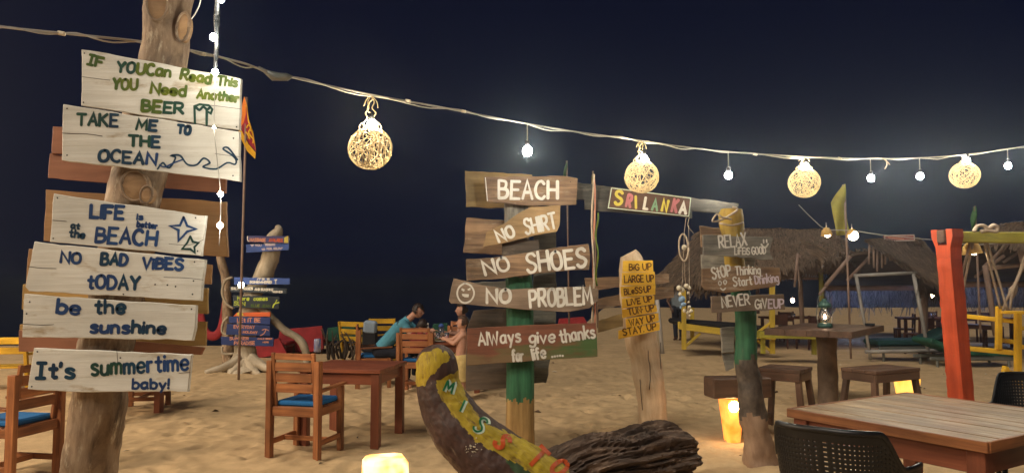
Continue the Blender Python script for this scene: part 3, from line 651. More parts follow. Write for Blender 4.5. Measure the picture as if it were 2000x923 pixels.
def smear(m, c, c_low):
    """green paint wiped over the lower right, brown wood showing below"""
    tn = m.node_tree; N = tn.nodes; L = tn.links; bs = N['Principled BSDF']; old = bs.inputs['Base Color'].links[0].from_socket
    a = N.new('ShaderNodeTexCoord'); s_ = N.new('ShaderNodeSeparateXYZ'); L.new(a.outputs['Object'], s_.inputs[0])
    n = N.new('ShaderNodeTexNoise'); n.inputs['Detail'].default_value = 6; n.inputs['Scale'].default_value = 1
    mp = N.new('ShaderNodeMapping'); mp.inputs['Scale'].default_value = (3, 9, 12); L.new(a.outputs['Object'], mp.inputs[0]); L.new(mp.outputs[0], n.inputs['Vector'])
    def M(op, x, y): k = N.new('ShaderNodeMath'); k.operation = op; [L.new(v, k.inputs[i]) if hasattr(v, 'links') else setattr(k.inputs[i], 'default_value', v) for i, v in enumerate((x, y))]; return k.outputs[0]
    nz = M('MULTIPLY', M('SUBTRACT', n.outputs['Fac'], .5), .9)
    def ramp(v, lo, hi): r = N.new('ShaderNodeMapRange'); r.inputs[1].default_value = lo; r.inputs[2].default_value = hi; L.new(v, r.inputs[0]); return r.outputs[0]
    g = ramp(M('ADD', M('SUBTRACT', M('MULTIPLY', s_.outputs['X'], .28), M('MULTIPLY', s_.outputs['Z'], 1.5)), nz), .02, .22)
    lo = ramp(M('ADD', M('MULTIPLY', s_.outputs['Z'], -1.0), M('MULTIPLY', nz, .4)), .07, .16)
    m1 = N.new('ShaderNodeMix'); m1.data_type = 'RGBA'; L.new(g, m1.inputs[0]); L.new(old, m1.inputs[6]); m1.inputs[7].default_value = (*c, 1)
    m2 = N.new('ShaderNodeMix'); m2.data_type = 'RGBA'; L.new(lo, m2.inputs[0]); L.new(m1.outputs[2], m2.inputs[6]); m2.inputs[7].default_value = (*c_low, 1)
    L.new(m2.outputs[2], bs.inputs['Base Color'])
smear(THX, (0.07, 0.12, 0.04), (0.17, 0.11, 0.055))
b = Board([(912, 641), (1040, 634), (1164, 630), (1167, 696), (1050, 703), (912, 713)], 6.80, THX, t, label='big red and green painted board reading Always give thanks for life', jit=.003)
b.text('AlWays', 934, 676, 1018, 668, 27, 4.2, P_WHITE).text('give', 1033, 671, 1085, 669, 26, 4.2, P_WHITE).text('thanks', 1094, 670, 1164, 660, 28, 4.2, P_WHITE)
b.text('for', 1000, 707, 1024, 705, 26, 4.2, P_WHITE).text('life', 1040, 704, 1068, 699, 25, 4.2, P_WHITE).text('.....', 1077, 698, 1101, 695, 17, 4.5, P_WHITE).done()
BEAMM = mat('old_grey_beam', (0.095, 0.085, 0.07), (0.04, 0.035, 0.03), stain=.4, bump=.7, wear=(.13, .12, .09), wamt=.3)
rearplank([(1100, 352), (1130, 356), (1443, 398), (1439, 418), (1340, 410), (1130, 389), (1100, 388)], 6.95, BEAMM, t, 'beam', 'long grey beam reaching to the right signpost', .06)
rearplank([(1141, 388), (1352, 406), (1352, 426), (1187, 413), (1142, 409)], 6.90, BEAMM, t, 'beam')
b = Board([(1193, 365), (1350, 386), (1346, 424), (1186.5, 407)], 6.86, mat('dark_red_brown_board', (0.145, 0.075, 0.05), (0.09, 0.05, 0.035), stain=.3, bump=.4), t, label='brown board reading SRI LANKA in many colours', jit=.002)
b.text('S', 1198, 401, 1216, 403, 31, 6, P_YEL).text('R', 1220, 404, 1232, 407, 27, 5.4, P_PINK).text('I', 1240, 408, 1240.5, 408, 27, 5.4, P_YEL).text('L', 1255, 408, 1266, 410, 27, 5.4, P_WHITE)
b.text('A', 1271, 411, 1285, 413, 25, 5.4, P_LGREEN).text('N', 1290, 412, 1303, 415, 27, 5.4, P_YEL).text('K', 1309, 414, 1322, 417, 28, 5.4, P_PINK).text('A', 1325, 417, 1341, 419, 26, 5.4, P_WHITE)
b.draw([(1194.5, 367), (1349, 387), (1345, 422), (1188, 405.5)], 1.5, P_OUT, False, True).done()
mb = MB()                                                # torn ribbon and rope hanging from the beam
for k, (x0, c) in enumerate([(1160, 0), (1166, 1), (1158, 2)]):
    pts = [at(x0 + 2.5 * math.sin(q * .9 + k), 340 + 75 * k * (k == 1) + q * (31 if k != 1 else 11), 6.86 - .01 * k) - t.location for q in range(11 if k != 1 else 14)]
    mb.tube(pts, [.005 + .0045 * abs(math.sin(i * 1.7 + k)) for i in range(len(pts))], 6, mi=c, ell=(1, .35))
mb.build('hanging_ribbon', [P_SALM, P_OLIVE, ROPE], t, 'torn pink and yellow ribbon hanging from the beam')

# ================================================================== YELLOW-BOARD POST
t = mk(1281, 830, 8.0, 'signpost', 'bare peeled driftwood signpost with seven small yellow UP boards', 'signpost')
trunk([(1229, 494, 8, 12), (1231, 500, 8, 20), (1236, 530, 8, 27), (1243, 580, 8, 32), (1252, 660, 8, 32), (1261, 700, 8, 29), (1270, 760, 8, 28), (1277, 830, 8, 29), (1288, 880, 8, 36)], seg=30, k=6, jit=.12, name='trunk', m=PEEL, parent=t, nfreq=4)
mb = MB()
for pp in ([(1258, 655), (1262, 672), (1266, 684), (1266, 700), (1269, 712), (1270, 740), (1268, 760)], [(1290, 668), (1289, 690), (1291, 720)], [(1250, 740), (1252, 770), (1255, 800)]):
    mb.tube([at(x, y, 7.832 if i else 7.84) - t.location for i, (x, y) in enumerate(pp)], .0045, 5)
mb.build('crack', DARKB, t)
rearplank([(1142, 543), (1306, 534), (1307, 551), (1145, 568)], 8.24, BROWN, t)
rearplank([(1165, 583), (1316, 554), (1316, 580), (1168, 604)], 8.28, BROWN, t)
rearplank([(1169, 625), (1225, 610), (1225, 634), (1169, 649)], 8.24, OCHRE, t)
for q, s_, tx in [([(1217, 509), (1275, 508), (1276, 530), (1216, 530.5)], 'BiG UP', (1228, 528, 1273, 527, 14)), ([(1215, 532), (1279, 530), (1280, 556), (1214, 557)], 'LARGE UP', (1219, 553, 1278, 550, 15)),
                  ([(1212, 559.5), (1280, 556), (1280, 575), (1214, 580)], 'BLeSS·UP', (1219, 576, 1273, 570, 13)), ([(1215, 582), (1278, 576.5), (1279, 593), (1215, 602)], 'LiVE UP', (1225, 597, 1275, 589, 13)),
                  ([(1215, 604), (1282, 595), (1284, 608), (1216, 620.5)], 'TUN· UP', (1227, 616, 1279, 607, 14)), ([(1222, 623), (1286, 611), (1287, 626), (1224, 641)], 'WAY UP', (1230, 637, 1281, 627, 14)),
                  ([(1208, 645), (1288.5, 628.5), (1288.5, 644), (1208, 662)], 'STAY. UP', (1217, 656, 1283, 643, 14))]:
    x0, y0, x1, y1, h = tx
    b = Board(q, 7.74, SIGNY, t, label='yellow board reading ' + s_.replace('·', ' ').replace('.', ''), thick=.018, jit=.0025).text(s_, x0, y0, x1, y1, h, 2.4, P_DARK).done()

# ================================================================== RIGHT SIGNPOST
t = mk(1480, 850, 6.5, 'signpost', 'right signpost painted yellow over green with RELAX and NEVER GIVE UP boards', 'signpost')
def band2(c):
    x, y = topx(c); y += 14 * noise.noise(c * 9)
    return 0 if y < 545 else (1 if y < 705 else (2 if y < 815 else 3))
trunk([(1428, 409, 6.5, 23), (1428, 425, 6.5, 25), (1430, 457, 6.5, 20), (1434, 510, 6.5, 19), (1445, 569, 6.5, 18), (1456, 608, 6.5, 20), (1457, 700, 6.5, 21), (1463, 740, 6.5, 23), (1469, 800, 6.5, 25), (1478, 850, 6.5, 26), (1486, 900, 6.5, 34), (1490, 930, 6.5, 44)], seg=30, k=7, jit=.16, name='post', parent=t,
      mats=[YELP, GREENP, mat('mottled_dark_bark', (0.17, 0.13, 0.10), (0.04, 0.03, 0.025), stretch=(9, 12, 12), stain=.4, bump=.8), mat('pinkish_root_wood', (0.38, 0.25, 0.16), (0.22, 0.13, 0.08), stretch=(4, 12, 12), stain=.4, bump=.6)], mfun=band2, nfreq=6)
mb = MB()
mb.tube(catmull([at(1428, 428, 6.3) - t.location, at(1410, 424, 6.2) - t.location, at(1400, 418, 6.2) - t.location, at(1392, 432, 6.2) - t.location, at(1412, 428, 6.25) - t.location, at(1440, 410, 6.3) - t.location, at(1431, 404, 6.3) - t.location], 4), .009, 6)
mb.tube(catmull([at(1405, 436, 6.3) - t.location, at(1430, 440, 6.28) - t.location, at(1452, 434, 6.36) - t.location], 4), .008, 6)
mb.build('rope_lashing', ROPE, t)
rearplank([(1367, 440), (1450, 452), (1450, 480), (1369, 482)], 6.66, BROWN, t)
rearplank([(1370, 497), (1475, 500), (1473, 524), (1371, 524)], 6.66, GREYB, t)
rearplank([(1408, 640), (1436, 638), (1434, 688), (1411, 689)], 6.52, GREYB, t, 'side_board'); rearplank([(1411, 691), (1436, 690), (1434, 718), (1420, 724)], 6.54, GREYB, t, 'side_board')
b = Board([(1373, 458), (1440, 461), (1510, 463), (1506, 478), (1503, 492), (1511, 507), (1488, 508), (1460, 502.5), (1373, 498)], 6.31, GREYB, t, label='grey board reading RELAX LIFE IS GOOD with a smile', jit=.006)
b.text('RELAX', 1404, 485, 1460, 480, 26, 3.3, P_WHITE).text('LiFEiS', 1434, 497, 1465, 497, 15, 2.2, P_WHITE).text('GOOD', 1468, 498, 1497, 496, 16, 2.4, P_WHITE)
b.draw([(1491, 468), (1491.5, 474)], 3, P_WHITE, False).draw([(1497, 468), (1497.5, 473)], 3, P_WHITE, False).draw([(1487, 477), (1491, 482), (1496, 482), (1500, 476)], 4, P_WHITE).done()
b = Board([(1371.5, 525), (1421, 519.5), (1523.6, 522), (1526, 549), (1511, 560), (1463, 566), (1415, 571.5), (1377, 566), (1370.7, 557)], 6.31, BROWN, t, label='brown board reading STOP Thinking Start Drinking with a smile', jit=.004)
b.text('StOP', 1391, 546, 1430, 539, 24, 3.3, P_WHITE).text('Thinking', 1436, 538, 1486, 535, 19, 2.6, P_WHITE).text('Start', 1432, 560, 1470, 556, 19, 2.8, P_WHITE).text('Drinking', 1475, 556, 1522, 550, 19, 2.5, P_LILAC)
b.draw([(1406, 548), (1403, 552), (1406, 557), (1409, 552)], 2.2, P_WHITE, True, True).draw([(1416, 546), (1413, 550), (1416, 555), (1419, 550)], 2.2, P_WHITE, True, True).draw([(1407, 562), (1412, 566), (1417, 562)], 2.4, P_WHITE).done()
b = Board([(1388.5, 578), (1460, 578), (1480, 575), (1530.7, 574), (1533.5, 604), (1460, 607), (1390.4, 610.5)], 6.31, mat('grey_brown_board', (0.3, 0.2, 0.15)), t, label='grey-brown board reading NEVER GIVE UP', jit=.004)
b.text('NEVER', 1410, 601, 1466, 595, 23, 3.3, P_WHITE).text('GiVEUP', 1474, 603, 1532, 602, 20, 3.1, [P_WHITE, P_LILAC]).done()

# ================================================================== SMALL SIGN TREE (driftwood)
t = mk(482, 712, 13.7, 'sign_tree', 'distant pale driftwood tree with roots and small dark painted boards', 'signpost')
DT = 13.7
trunk([(541, 440, DT, 4), (543, 450, DT, 10), (533, 468, DT, 15), (529, 500, DT, 16), (518, 530, DT, 18), (500, 565, DT, 17), (486, 610, DT, 19), (480, 660, DT, 18), (479, 695, DT, 22), (480, 712, DT, 36), (482, 724, DT, 50)], seg=22, k=5, jit=.2, name='trunk', m=DRIFT, parent=t, nfreq=4)
for rp_ in ([(500, 590, 9), (528, 617, 9), (552, 642, 8), (584, 662, 9), (596, 683, 8), (600, 712, 8)],):
    mb = MB(); mb.tube(catmull([at(x, y, DT - .1) - t.location for x, y, r in rp_], 4), .07, 10, jit=.25); mb.build('bough', DRIFT, t)
for rp_ in ([(470, 700), (440, 716), (400, 728)], [(490, 700), (515, 716), (540, 724)], [(478, 705), (462, 722), (448, 731)], [(484, 705), (492, 722), (508, 731)], [(480, 708), (478, 724), (470, 735)]):
    mb = MB(); mb.tube(catmull([at(x, y, DT - .15 - .15 * i) - t.location for i, (x, y) in enumerate(rp_)], 4), [.12 - .01 * i for i in range(9)], 8, jit=.35); mb.build('root', DRIFT, t)
NB = mat('navy_board_paint', (0.03, 0.055, 0.20), (0.02, 0.035, 0.13)); VB = mat('violet_board_paint', (0.10, 0.09, 0.24), (0.06, 0.06, 0.17)); KB = mat('dark_slate_board', (0.035, 0.045, 0.06), (0.02, 0.03, 0.04)); OB = mat('orange_board_paint', (0.62, 0.13, 0.04), (0.5, 0.09, 0.03)); UB = mat('blue_board_paint', (0.06, 0.12, 0.40), (0.045, 0.09, 0.3))
def sb(pts, m, lb): return Board(pts, DT - .28, m, t, thick=.03, label=lb, jit=.006)
sb([(482.5, 460), (564, 461), (564, 475), (482.5, 472.5)], VB, 'violet board reading MASSAGE AVAILABLE').text('MASSAGE', 487, 471.5, 519, 472, 7, 2, P_SALM).text('AVAILABLE', 525, 472, 553, 472.5, 7, 1.8, P_ORN).draw([(483.5, 461), (483.5, 468), (486, 471)], 1.6, P_WHITE).fill([(555, 464), (563, 460), (563, 474), (555, 474)], P_YEL).done()
sb([(480, 477), (564.6, 475.5), (563.5, 488), (480.4, 493)], UB, 'small blue board under the massage board').text('"iF YOU', 489, 481.5, 511, 481, 4.6, 1.4, P_LILAC).text('REQUiRE', 518, 480, 538, 479.5, 4.6, 1.4, P_LILAC).text('YOU', 511, 489, 518, 488.5, 4.4, 1.4, P_LILAC).text('FEEL BELOW"', 521, 488, 552, 487, 4.6, 1.4, P_LILAC).done()
sb([(457, 541), (566, 543), (565.6, 555), (457, 555)], UB, 'blue board reading ITS 5 SOMEWHERE with a glass').text('iTS 5', 502, 546.5, 527, 546.5, 4, 1.6, P_WHITE).text('SOMEWHERE!', 487, 553, 531, 553.5, 5.6, 1.7, P_WHITE).fill([(535, 545), (542, 545), (539, 549), (539, 553), (541, 554), (536, 554), (538, 553), (538, 549)], P_WHITE).done()
sb([(448.5, 558.6), (560, 562.8), (559.4, 572.5), (450, 570)], KB, 'dark board reading SALTY KISSES AND SUNSHINE WISHES').text('SALTY KiSSES', 451, 565.5, 494, 566, 5.4, 1.6, P_WHITE).text('AND SUNSHiNE', 497, 567, 534, 568, 5.2, 1.6, P_WHITE).text('WiSHES', 532, 571.5, 552, 571.5, 4.4, 1.4, P_WHITE).done()
sb([(455, 576), (545.5, 578.7), (545, 603), (454.7, 600)], KB, 'dark board reading here comes SUN').text('here', 463.5, 586, 487, 586.5, 8.5, 1.8, P_LIME).text('comes', 495, 587, 523, 586.5, 8.5, 1.8, P_LIME).text('SUN', 456, 596, 479, 597, 8.5, 1.8, P_LIME).text('BLUE JEAN', 490, 599, 528, 600, 6, 1.5, P_OLIVE).draw([(533, 600), (536, 593), (545, 590)], 2.2, P_LIME).draw([(534, 598), (541, 585)], 1.2, P_LIME).done()
sb([(462, 610), (528, 609), (527.5, 618), (455, 617)], OB, 'small orange board with a yellow sun').fill([(462, 615), (464, 610), (469, 608.8), (474, 611), (476, 616)], P_YEL).done()
sb([(447, 617.5), (527.5, 619.5), (527.5, 633), (447, 630)], NB, 'navy board reading LET IT BE').text('LEt iT BE', 463, 629, 509, 629, 9, 1.9, P_SALM).done()
sb([(443, 632), (527.5, 635), (527.5, 655.6), (441.6, 653)], NB, 'navy board reading EVERYDAY IS HOLIDAY with a palm').text('EVERYDAY', 456, 641, 498, 642, 7, 1.5, P_SALM).text('iS HOLiDAY', 466, 650, 503, 651.5, 5.5, 1.4, P_SALM).draw([(508, 655), (516, 650), (519, 642), (512, 644)], 1.5, P_SALM).draw([(519, 642), (525, 645)], 1.5, P_SALM).done()
sb([(431, 656.6), (534.4, 659), (533.4, 676), (432, 673)], NB, 'navy board reading SUMMER PARADISE').text('SUMMER', 448, 663.5, 486, 663.5, 6.5, 1.5, P_SALM).text('PARADiSE', 457, 673, 498, 673, 7.5, 1.5, P_SALM).text('COLD BEER', 503, 662.5, 532, 662.5, 3.4, 1, P_SALM).text('HERE', 513, 669, 525, 669, 3.2, 1, P_SALM).done()

t = mk(446, 714, 14.2, 'driftwood_post', 'slim brown pole wound with white rope loops left of the driftwood sign tree', 'post')
trunk([(430, 498, 14.2, 8), (433, 515, 14.2, 8), (441, 545, 14.2, 8), (444, 600, 14.2, 9), (445, 660, 14.2, 11), (446, 716, 14.2, 12), (446, 724, 14.2, 13)], seg=14, jit=.2, name='pole', m=BARK, parent=t)
mb = MB()
for pp in ([(454, 541), (440, 548), (434, 570), (442, 592), (456, 602)], [(446, 618), (436, 630), (434, 648), (446, 654)], [(434, 676), (436, 690), (458, 690)]):
    mb.tube(catmull([at(x, y, 13.95) - t.location for x, y in pp], 4), .024, 7, jit=.2)
mb.build('rope_loop', DRIFT, t)
# ================================================================== WOODEN CHAIRS AND TABLES
def make_chair(label, cushion=BLUEC, wood=TEAK, name='wooden_chair', cat='chair', group=None):
    t = thing(name, label, cat, group=group)
    for s_ in (-1, 1):
        mb = MB(); mb.beam((s_ * .245, -.235, -.03), (s_ * .245, -.235, .88), .052, .075, (0, 1, 0)); mb.build('leg', wood, t)
        mb = MB(); mb.beam((s_ * .235, .235, -.03), (s_ * .235, .235, .60), .05, .06, (0, 1, 0)); mb.build('leg', wood, t)
        mb = MB(); mb.beam((s_ * .245, -.205, .605), (s_ * .245, .285, .622), .06, .024); mb.build('armrest', wood, t)
        mb = MB(); mb.beam((s_ * .205, -.20, .44), (s_ * .205, -.262, .955), .036, .03, (0, 1, 0)); mb.build('back_stile', wood, t)
        mb = MB(); mb.beam((s_ * .24, -.20, .13), (s_ * .24, .21, .13), .022, .05); mb.build('stretcher', wood, t)
        mb = MB(); mb.beam((s_ * .243, -.198, .415), (s_ * .243, .205, .415), .024, .075); mb.build('seat_rail', wood, t)
    for k, z in enumerate((.92, .825, .725, .628)):
        y = -.205 - .058 * (z - .45) / .5
        mb = MB(); mb.beam((-.187, y, z), (.187, y, z), .022, .082 if k else .06, (0, 0, 1)); mb.build('slat', wood, t)
    mb = MB(); mb.beam((-.22, -.235, .415), (.22, -.235, .415), .024, .085); mb.build('seat_rail', wood, t)
    mb = MB(); mb.beam((-.22, .24, .415), (.22, .24, .415), .024, .085); mb.build('seat_rail', wood, t)
    mb = MB(); mb.beam((-.228, 0, .13), (.228, 0, .13), .022, .045); mb.build('stretcher', wood, t)
    for k in range(5):
        mb = MB(); mb.beam((-.215, -.17 + k * .088, .447), (.215, -.17 + k * .088, .447), .07, .018); mb.build('seat_slat', wood, t)
    mb = MB(); mb.beam((-.205, .015, .482), (.215, .015, .482), .42, .05, (0, 0, 1), .018); mb.build('seat_cushion', cushion, t)
    return t
def put(t, x, y, rz, label=None, group=None):
    t.location = (x, y, gz(x, y) + .012); t.rotation_euler = (0, 0, rz)
    if label: t['label'] = label
    if group: t['group'] = group
    return t
ch0 = put(make_chair('orange-brown slatted wooden chair with a blue cushion at the empty table in the middle'), -1.955, 7.13, R(-14))
ch1 = put(copy_tree(ch0), -4.17, 6.25, R(80), 'orange-brown armchair with blue cushion at the bottom left corner, partly behind the left signpost')
ch2 = put(copy_tree(ch0), -1.37, 10.95, R(-6), 'slatted wooden chair seen from behind in front of the family table, child sitting on it')
ch3 = put(copy_tree(ch0), -2.15, 11.6, R(-80), 'side-on wooden chair with blue cushion that the man in the teal shirt sits on')
ch4 = put(copy_tree(ch0), -.86, 12.45, R(172), 'wooden chair the dark-haired woman sits on behind the family table')
ch5 = put(copy_tree(ch0), -4.75, 9.65, R(-80), 'wooden chair half hidden behind the left signpost, beside the dark table')
def make_table(label, w=.86, d=.88, h=.735, wood=TEAKD, cat='table', leg=.085, ap=.11):
    t = thing('wooden_table', label, cat)
    n = 6; sw = d / n
    for k in range(n):
        mb = MB(); mb.beam((-w / 2, -d / 2 + (k + .5) * sw, h - .018), (w / 2, -d / 2 + (k + .5) * sw, h - .018), sw - .004, .036, (0, 0, 1), .003); mb.build('plank', wood, t)
    for a in (-1, 1):
        mb = MB(); mb.beam((-w / 2 + .09, a * (d / 2 - .055), h - .04 - ap / 2), (w / 2 - .09, a * (d / 2 - .055), h - .04 - ap / 2), .03, ap); mb.build('apron', wood, t)
        mb = MB(); mb.beam((a * (w / 2 - .055), -d / 2 + .09, h - .04 - ap / 2), (a * (w / 2 - .055), d / 2 - .09, h - .04 - ap / 2), .03, ap); mb.build('apron', wood, t)
        for b_ in (-1, 1):
            mb = MB(); mb.beam((a * (w / 2 - .06), b_ * (d / 2 - .06), -.03), (a * (w / 2 - .06), b_ * (d / 2 - .06), h - .037), leg, leg, (0, 1, 0)); mb.build('leg', wood, t)
    return t
put(make_table('empty square red-brown wooden table beside the orange-brown chair in the middle'), -1.64, 7.78, R(-9))
put(make_table('dark wooden table mostly hidden behind the left signpost'), -4.85, 9.05, R(-12))
ft = put(make_table('red-brown wooden table the family eats at', .95, .8), -.92, 11.45, R(-2))
# can on the chair's back rail
mb = MB(); mb.tube([(0, 0, 0), (0, 0, .006), (0, 0, .112), (0, 0, .122)], [.026, .032, .032, .026], 16); can = mb.build('drink_can', CANB)
p = at(622, 687, 6.90); can.location = (p.x, 6.86, .965 + ch0.location.z); tag(can, 'small blue drink can standing on top of the chair back', 'can')
TZ = ft.location.z + .737
def table_item(o, px, D, z=TZ):
    o.location = (at(px, 600, D).x, D, z); return o
t = thing('water_bottle', 'milky plastic water bottle on the family table', 'bottle')
mb = MB(); mb.tube([(0, 0, 0), (0, 0, .16), (0, 0, .2), (0, 0, .24)], [.038, .038, .016, .014], 14); mb.build('bottle_body', BOTTLE, t)
mb = MB(); mb.tube([(0, 0, .24), (0, 0, .262)], .017, 12); mb.build('cap', PLATE, t); table_item(t, 836, 11.5)
t = thing('water_jug', 'blue-lidded clear jug on the family table', 'jug')
mb = MB(); mb.tube([(0, 0, 0), (0, 0, .1), (0, 0, .2)], [.045, .05, .042], 14); mb.build('jug_body', GLASSM, t)
mb = MB(); mb.tube([(0, 0, .2), (0, 0, .215), (0, 0, .25)], [.046, .046, .02], 14); mb.build('lid', UB, t); table_item(t, 862, 11.6)
for k, (px, D, lb) in enumerate([(856, 11.3, 'tall drinking glass beside the jug, nearer the man'), (873, 11.35, 'drinking glass with a pinkish drink near the toddler')]):
    t = thing('drinking_glass', lb, 'glass')
    mb = MB(); mb.tube([(0, 0, 0), (0, 0, .008), (0, 0, .13)], [.026, .03, .036], 14); mb.build('glass_body', GLASSM, t)
    mb = MB(); mb.tube([(0, 0, .009), (0, 0, .085)], [.024, .028], 12); mb.build('drink', P_PINK if k else P_LILAC, t); table_item(t, px, D)
for px, D, r_, lb in [(857, 11.25, .14, 'large white plate of food at the near edge of the family table'), (838, 11.55, .1, 'small white plate beside the water bottle')]:
    t = thing('plate', lb, 'plate'); mb = MB(); mb.tube([(0, 0, 0), (0, 0, .006), (0, 0, .018)], [r_ * .55, r_ * .65, r_], 22); mb.build('dish', PLATE, t)
    mb = MB()
    for q in range(14): a = random.uniform(0, 6.28); mb.sphere((math.cos(a) * r_ * .5 * random.random(), math.sin(a) * r_ * .5 * random.random(), .022), random.uniform(.012, .024), 1.2, 1, .7, 7, 5)
    mb.build('food', FOOD, t); table_item(t, px, D)
mb = MB(); mb.tube(catmull([(0, 0, .42), (.1, 0, .47), (.2, .02, .42), (.3, 0, .46)], 4), [.02, .035, .045, .03, .04, .05, .035, .045, .05, .04, .045, .03, .02], 8, jit=.4, nfreq=12)
o = mb.build('crumpled_cloth', mat('white_and_orange_cloth', (0.72, 0.66, 0.58), (0.65, 0.2, 0.05), stretch=(9, 9, 9))); o.location = (-1.46, 10.95, .06); tag(o, 'crumpled white and orange cloth on the chair in front of the family table', 'cloth')

# ---------------------------------------------------------------- big near table at right
a0 = onz(1545, 797, .75); a1 = onz(1925, 862, .75)
ex = Vector((a1.x - a0.x, a1.y - a0.y, 0)); L1 = ex.length; ang = math.atan2(ex.y, ex.x); L2 = 1.38
t = thing('large_wooden_table', 'large square planked table with a scuffed light top in the bottom right corner', 'table')
nrm = Vector((-ex.y, ex.x, 0)).normalized(); cc = a0 + ex / 2 + nrm * L2 / 2
n = 9; sw = L2 / n
for k in range(n):
    mb = MB(); dz = random.uniform(-.0015, .0015)
    mb.beam((-L1 / 2, -L2 / 2 + (k + .5) * sw, .732 + dz), (L1 / 2, -L2 / 2 + (k + .5) * sw, .732 + dz), sw - .006, .034, (0, 0, 1), .003); mb.build('plank', TABLEW, t)
for a in (-1, 1):
    mb = MB(); mb.beam((-L1 / 2 - .02, a * (L2 / 2 + .012), .722), (L1 / 2 + .02, a * (L2 / 2 + .012), .722), .024, .06); mb.build('edge_trim', TEAK, t)
    mb = MB(); mb.beam((a * (L1 / 2 + .012), -L2 / 2, .722), (a * (L1 / 2 + .012), L2 / 2, .722), .024, .06); mb.build('edge_trim', TEAK, t)
    mb = MB(); mb.beam((-L1 / 2 + .1, a * (L2 / 2 - .05), .63), (L1 / 2 - .1, a * (L2 / 2 - .05), .63), .03, .14); mb.build('apron', TEAKD, t)
    mb = MB(); mb.beam((a * (L1 / 2 - .05), -L2 / 2 + .1, .63), (a * (L1 / 2 - .05), L2 / 2 - .1, .63), .03, .14); mb.build('apron', TEAKD, t)
    for b_ in (-1, 1):
        mb = MB(); mb.beam((a * (L1 / 2 - .06), b_ * (L2 / 2 - .06), -.03), (a * (L1 / 2 - .06), b_ * (L2 / 2 - .06), .712), .1, .1, (0, 1, 0)); mb.build('leg', TEAKD, t)
t.location = (cc.x, cc.y, 0); t.rotation_euler = (0, 0, ang)

# ---------------------------------------------------------------- black woven plastic armchairs (real holes)
def make_weave(label):
    t = thing('woven_armchair', label, 'chair')
    NU, NV = 150, 60
    def surf(u, v):                                            # u 0..1 round the back from arm to arm, v 0..1 bottom to rim
        a = (u - .5) * 2
        th = a * 1.5
        x = .285 * math.copysign(abs(math.sin(th)) ** .75, th); y = -.235 + .46 * (1 - math.cos(th)) ** 1.0 * .86
        k = abs(a); s_ = min(max((k - .44) / .26, 0), 1); s_ = s_ * s_ * (3 - 2 * s_)
        top = .83 * (1 - s_) + .655 * s_ - .012 * k
        z = .40 + (top - .40) * v
        lean = (v ** 1.2) * (.085 * (1 - s_) + .02 * s_)
        return Vector((x * (1 + .10 * v), y - lean * (1 if k < .7 else .4), z))
    mb = MB(); vs = [surf(i / NU, j / NV) for j in range(NV + 1) for i in range(NU + 1)]
    fs = []
    for j in range(NV):
        for i in range(NU):
            hole = (i % 3 == 0 and j % 3 == 1 and 6 < j < NV - 5 and 4 < i < NU - 4)
            if not hole: q = j * (NU + 1) + i; fs.append((q, q + 1, q + NU + 2, q + NU + 1))
    mb.add(vs, fs, None, 0, True)
    o = mb.build('back_shell', WICKER, t); md = o.modifiers.new('solid', 'SOLIDIFY'); md.thickness = .009; md.offset = 0
    mb = MB(); mb.tube([surf(i / 60, 1) for i in range(61)], .011, 8, ell=(1.3, 1)); mb.build('rim', WICKER, t)
    mb = MB(); vs = []; NS = 40
    for j in range(NS + 1):
        for i in range(NS + 1):
            x = (i / NS - .5) * .52; y = (j / NS - .5) * .52 + .02; vs.append((x, y, .425 - .018 * math.cos(x * 5) * math.cos(y * 5)))
    fs = [(j * (NS + 1) + i, j * (NS + 1) + i + 1, (j + 1) * (NS + 1) + i + 1, (j + 1) * (NS + 1) + i) for j in range(NS) for i in range(NS) if not (i % 2 == 0 and j % 2 == 1 and 2 < i < NS - 3 and 2 < j < NS - 3)]
    mb.add(vs, fs); o = mb.build('seat', WICKER, t); md = o.modifiers.new('solid', 'SOLIDIFY'); md.thickness = .012
    for a in (-1, 1):
        for b_ in (-1, 1):
            mb = MB(); mb.tube([(a * .235, b_ * .22, .42), (a * .255, b_ * .25, -.03)], [.022, .016], 10); mb.build('leg', WICKER, t)
    return t
w0 = put(make_weave('black woven plastic armchair seen from behind at the near side of the large table'), at(1642, 830, 3.85).x, 3.85, R(-38)); w0.location.z = .0; w0.scale = (1.08, 1.08, 1.085)
w1 = put(copy_tree(w0), at(1990, 760, 5.6).x, 5.35, R(150), 'black woven armchair at the far side of the large table, cut by the right edge')
w2 = put(copy_tree(w0), 3.25, 3.95, R(40), 'black woven armchair mostly below the frame at the bottom right corner under the table')

# ---------------------------------------------------------------- high table, stools
c = (4.12, 9.75)
t = thing('high_table', 'dark high table on a thick log pedestal with the oil lantern on it', 'table', (c[0], c[1], 0), R(52))
for k in range(4):
    mb = MB(); mb.beam((-.86, -.52 + (k + .5) * .26, .985), (.86, -.52 + (k + .5) * .26, .985), .256, .08, (0, 0, 1), .005); mb.build('plank', DKW, t)
mb = MB(); mb.tube(catmull([(0, 0, -.05), (0, 0, .2), (.01, 0, .6), (0, 0, .97)], 4), [.135, .132, .13, .128, .127, .125, .125, .122, .12, .12, .125, .13, .13], 22, jit=.1); mb.build('pedestal', mat('log_bark', (0.20, 0.14, 0.10), (0.10, 0.07, 0.05), stretch=(5, 9, 9), stain=.5, bump=.8), t)
for a in (-1, 1):
    mb = MB(); mb.beam((a * .45, -.42, .955), (a * .45, .42, .955), .06, .036); mb.build('batten', DKW, t)
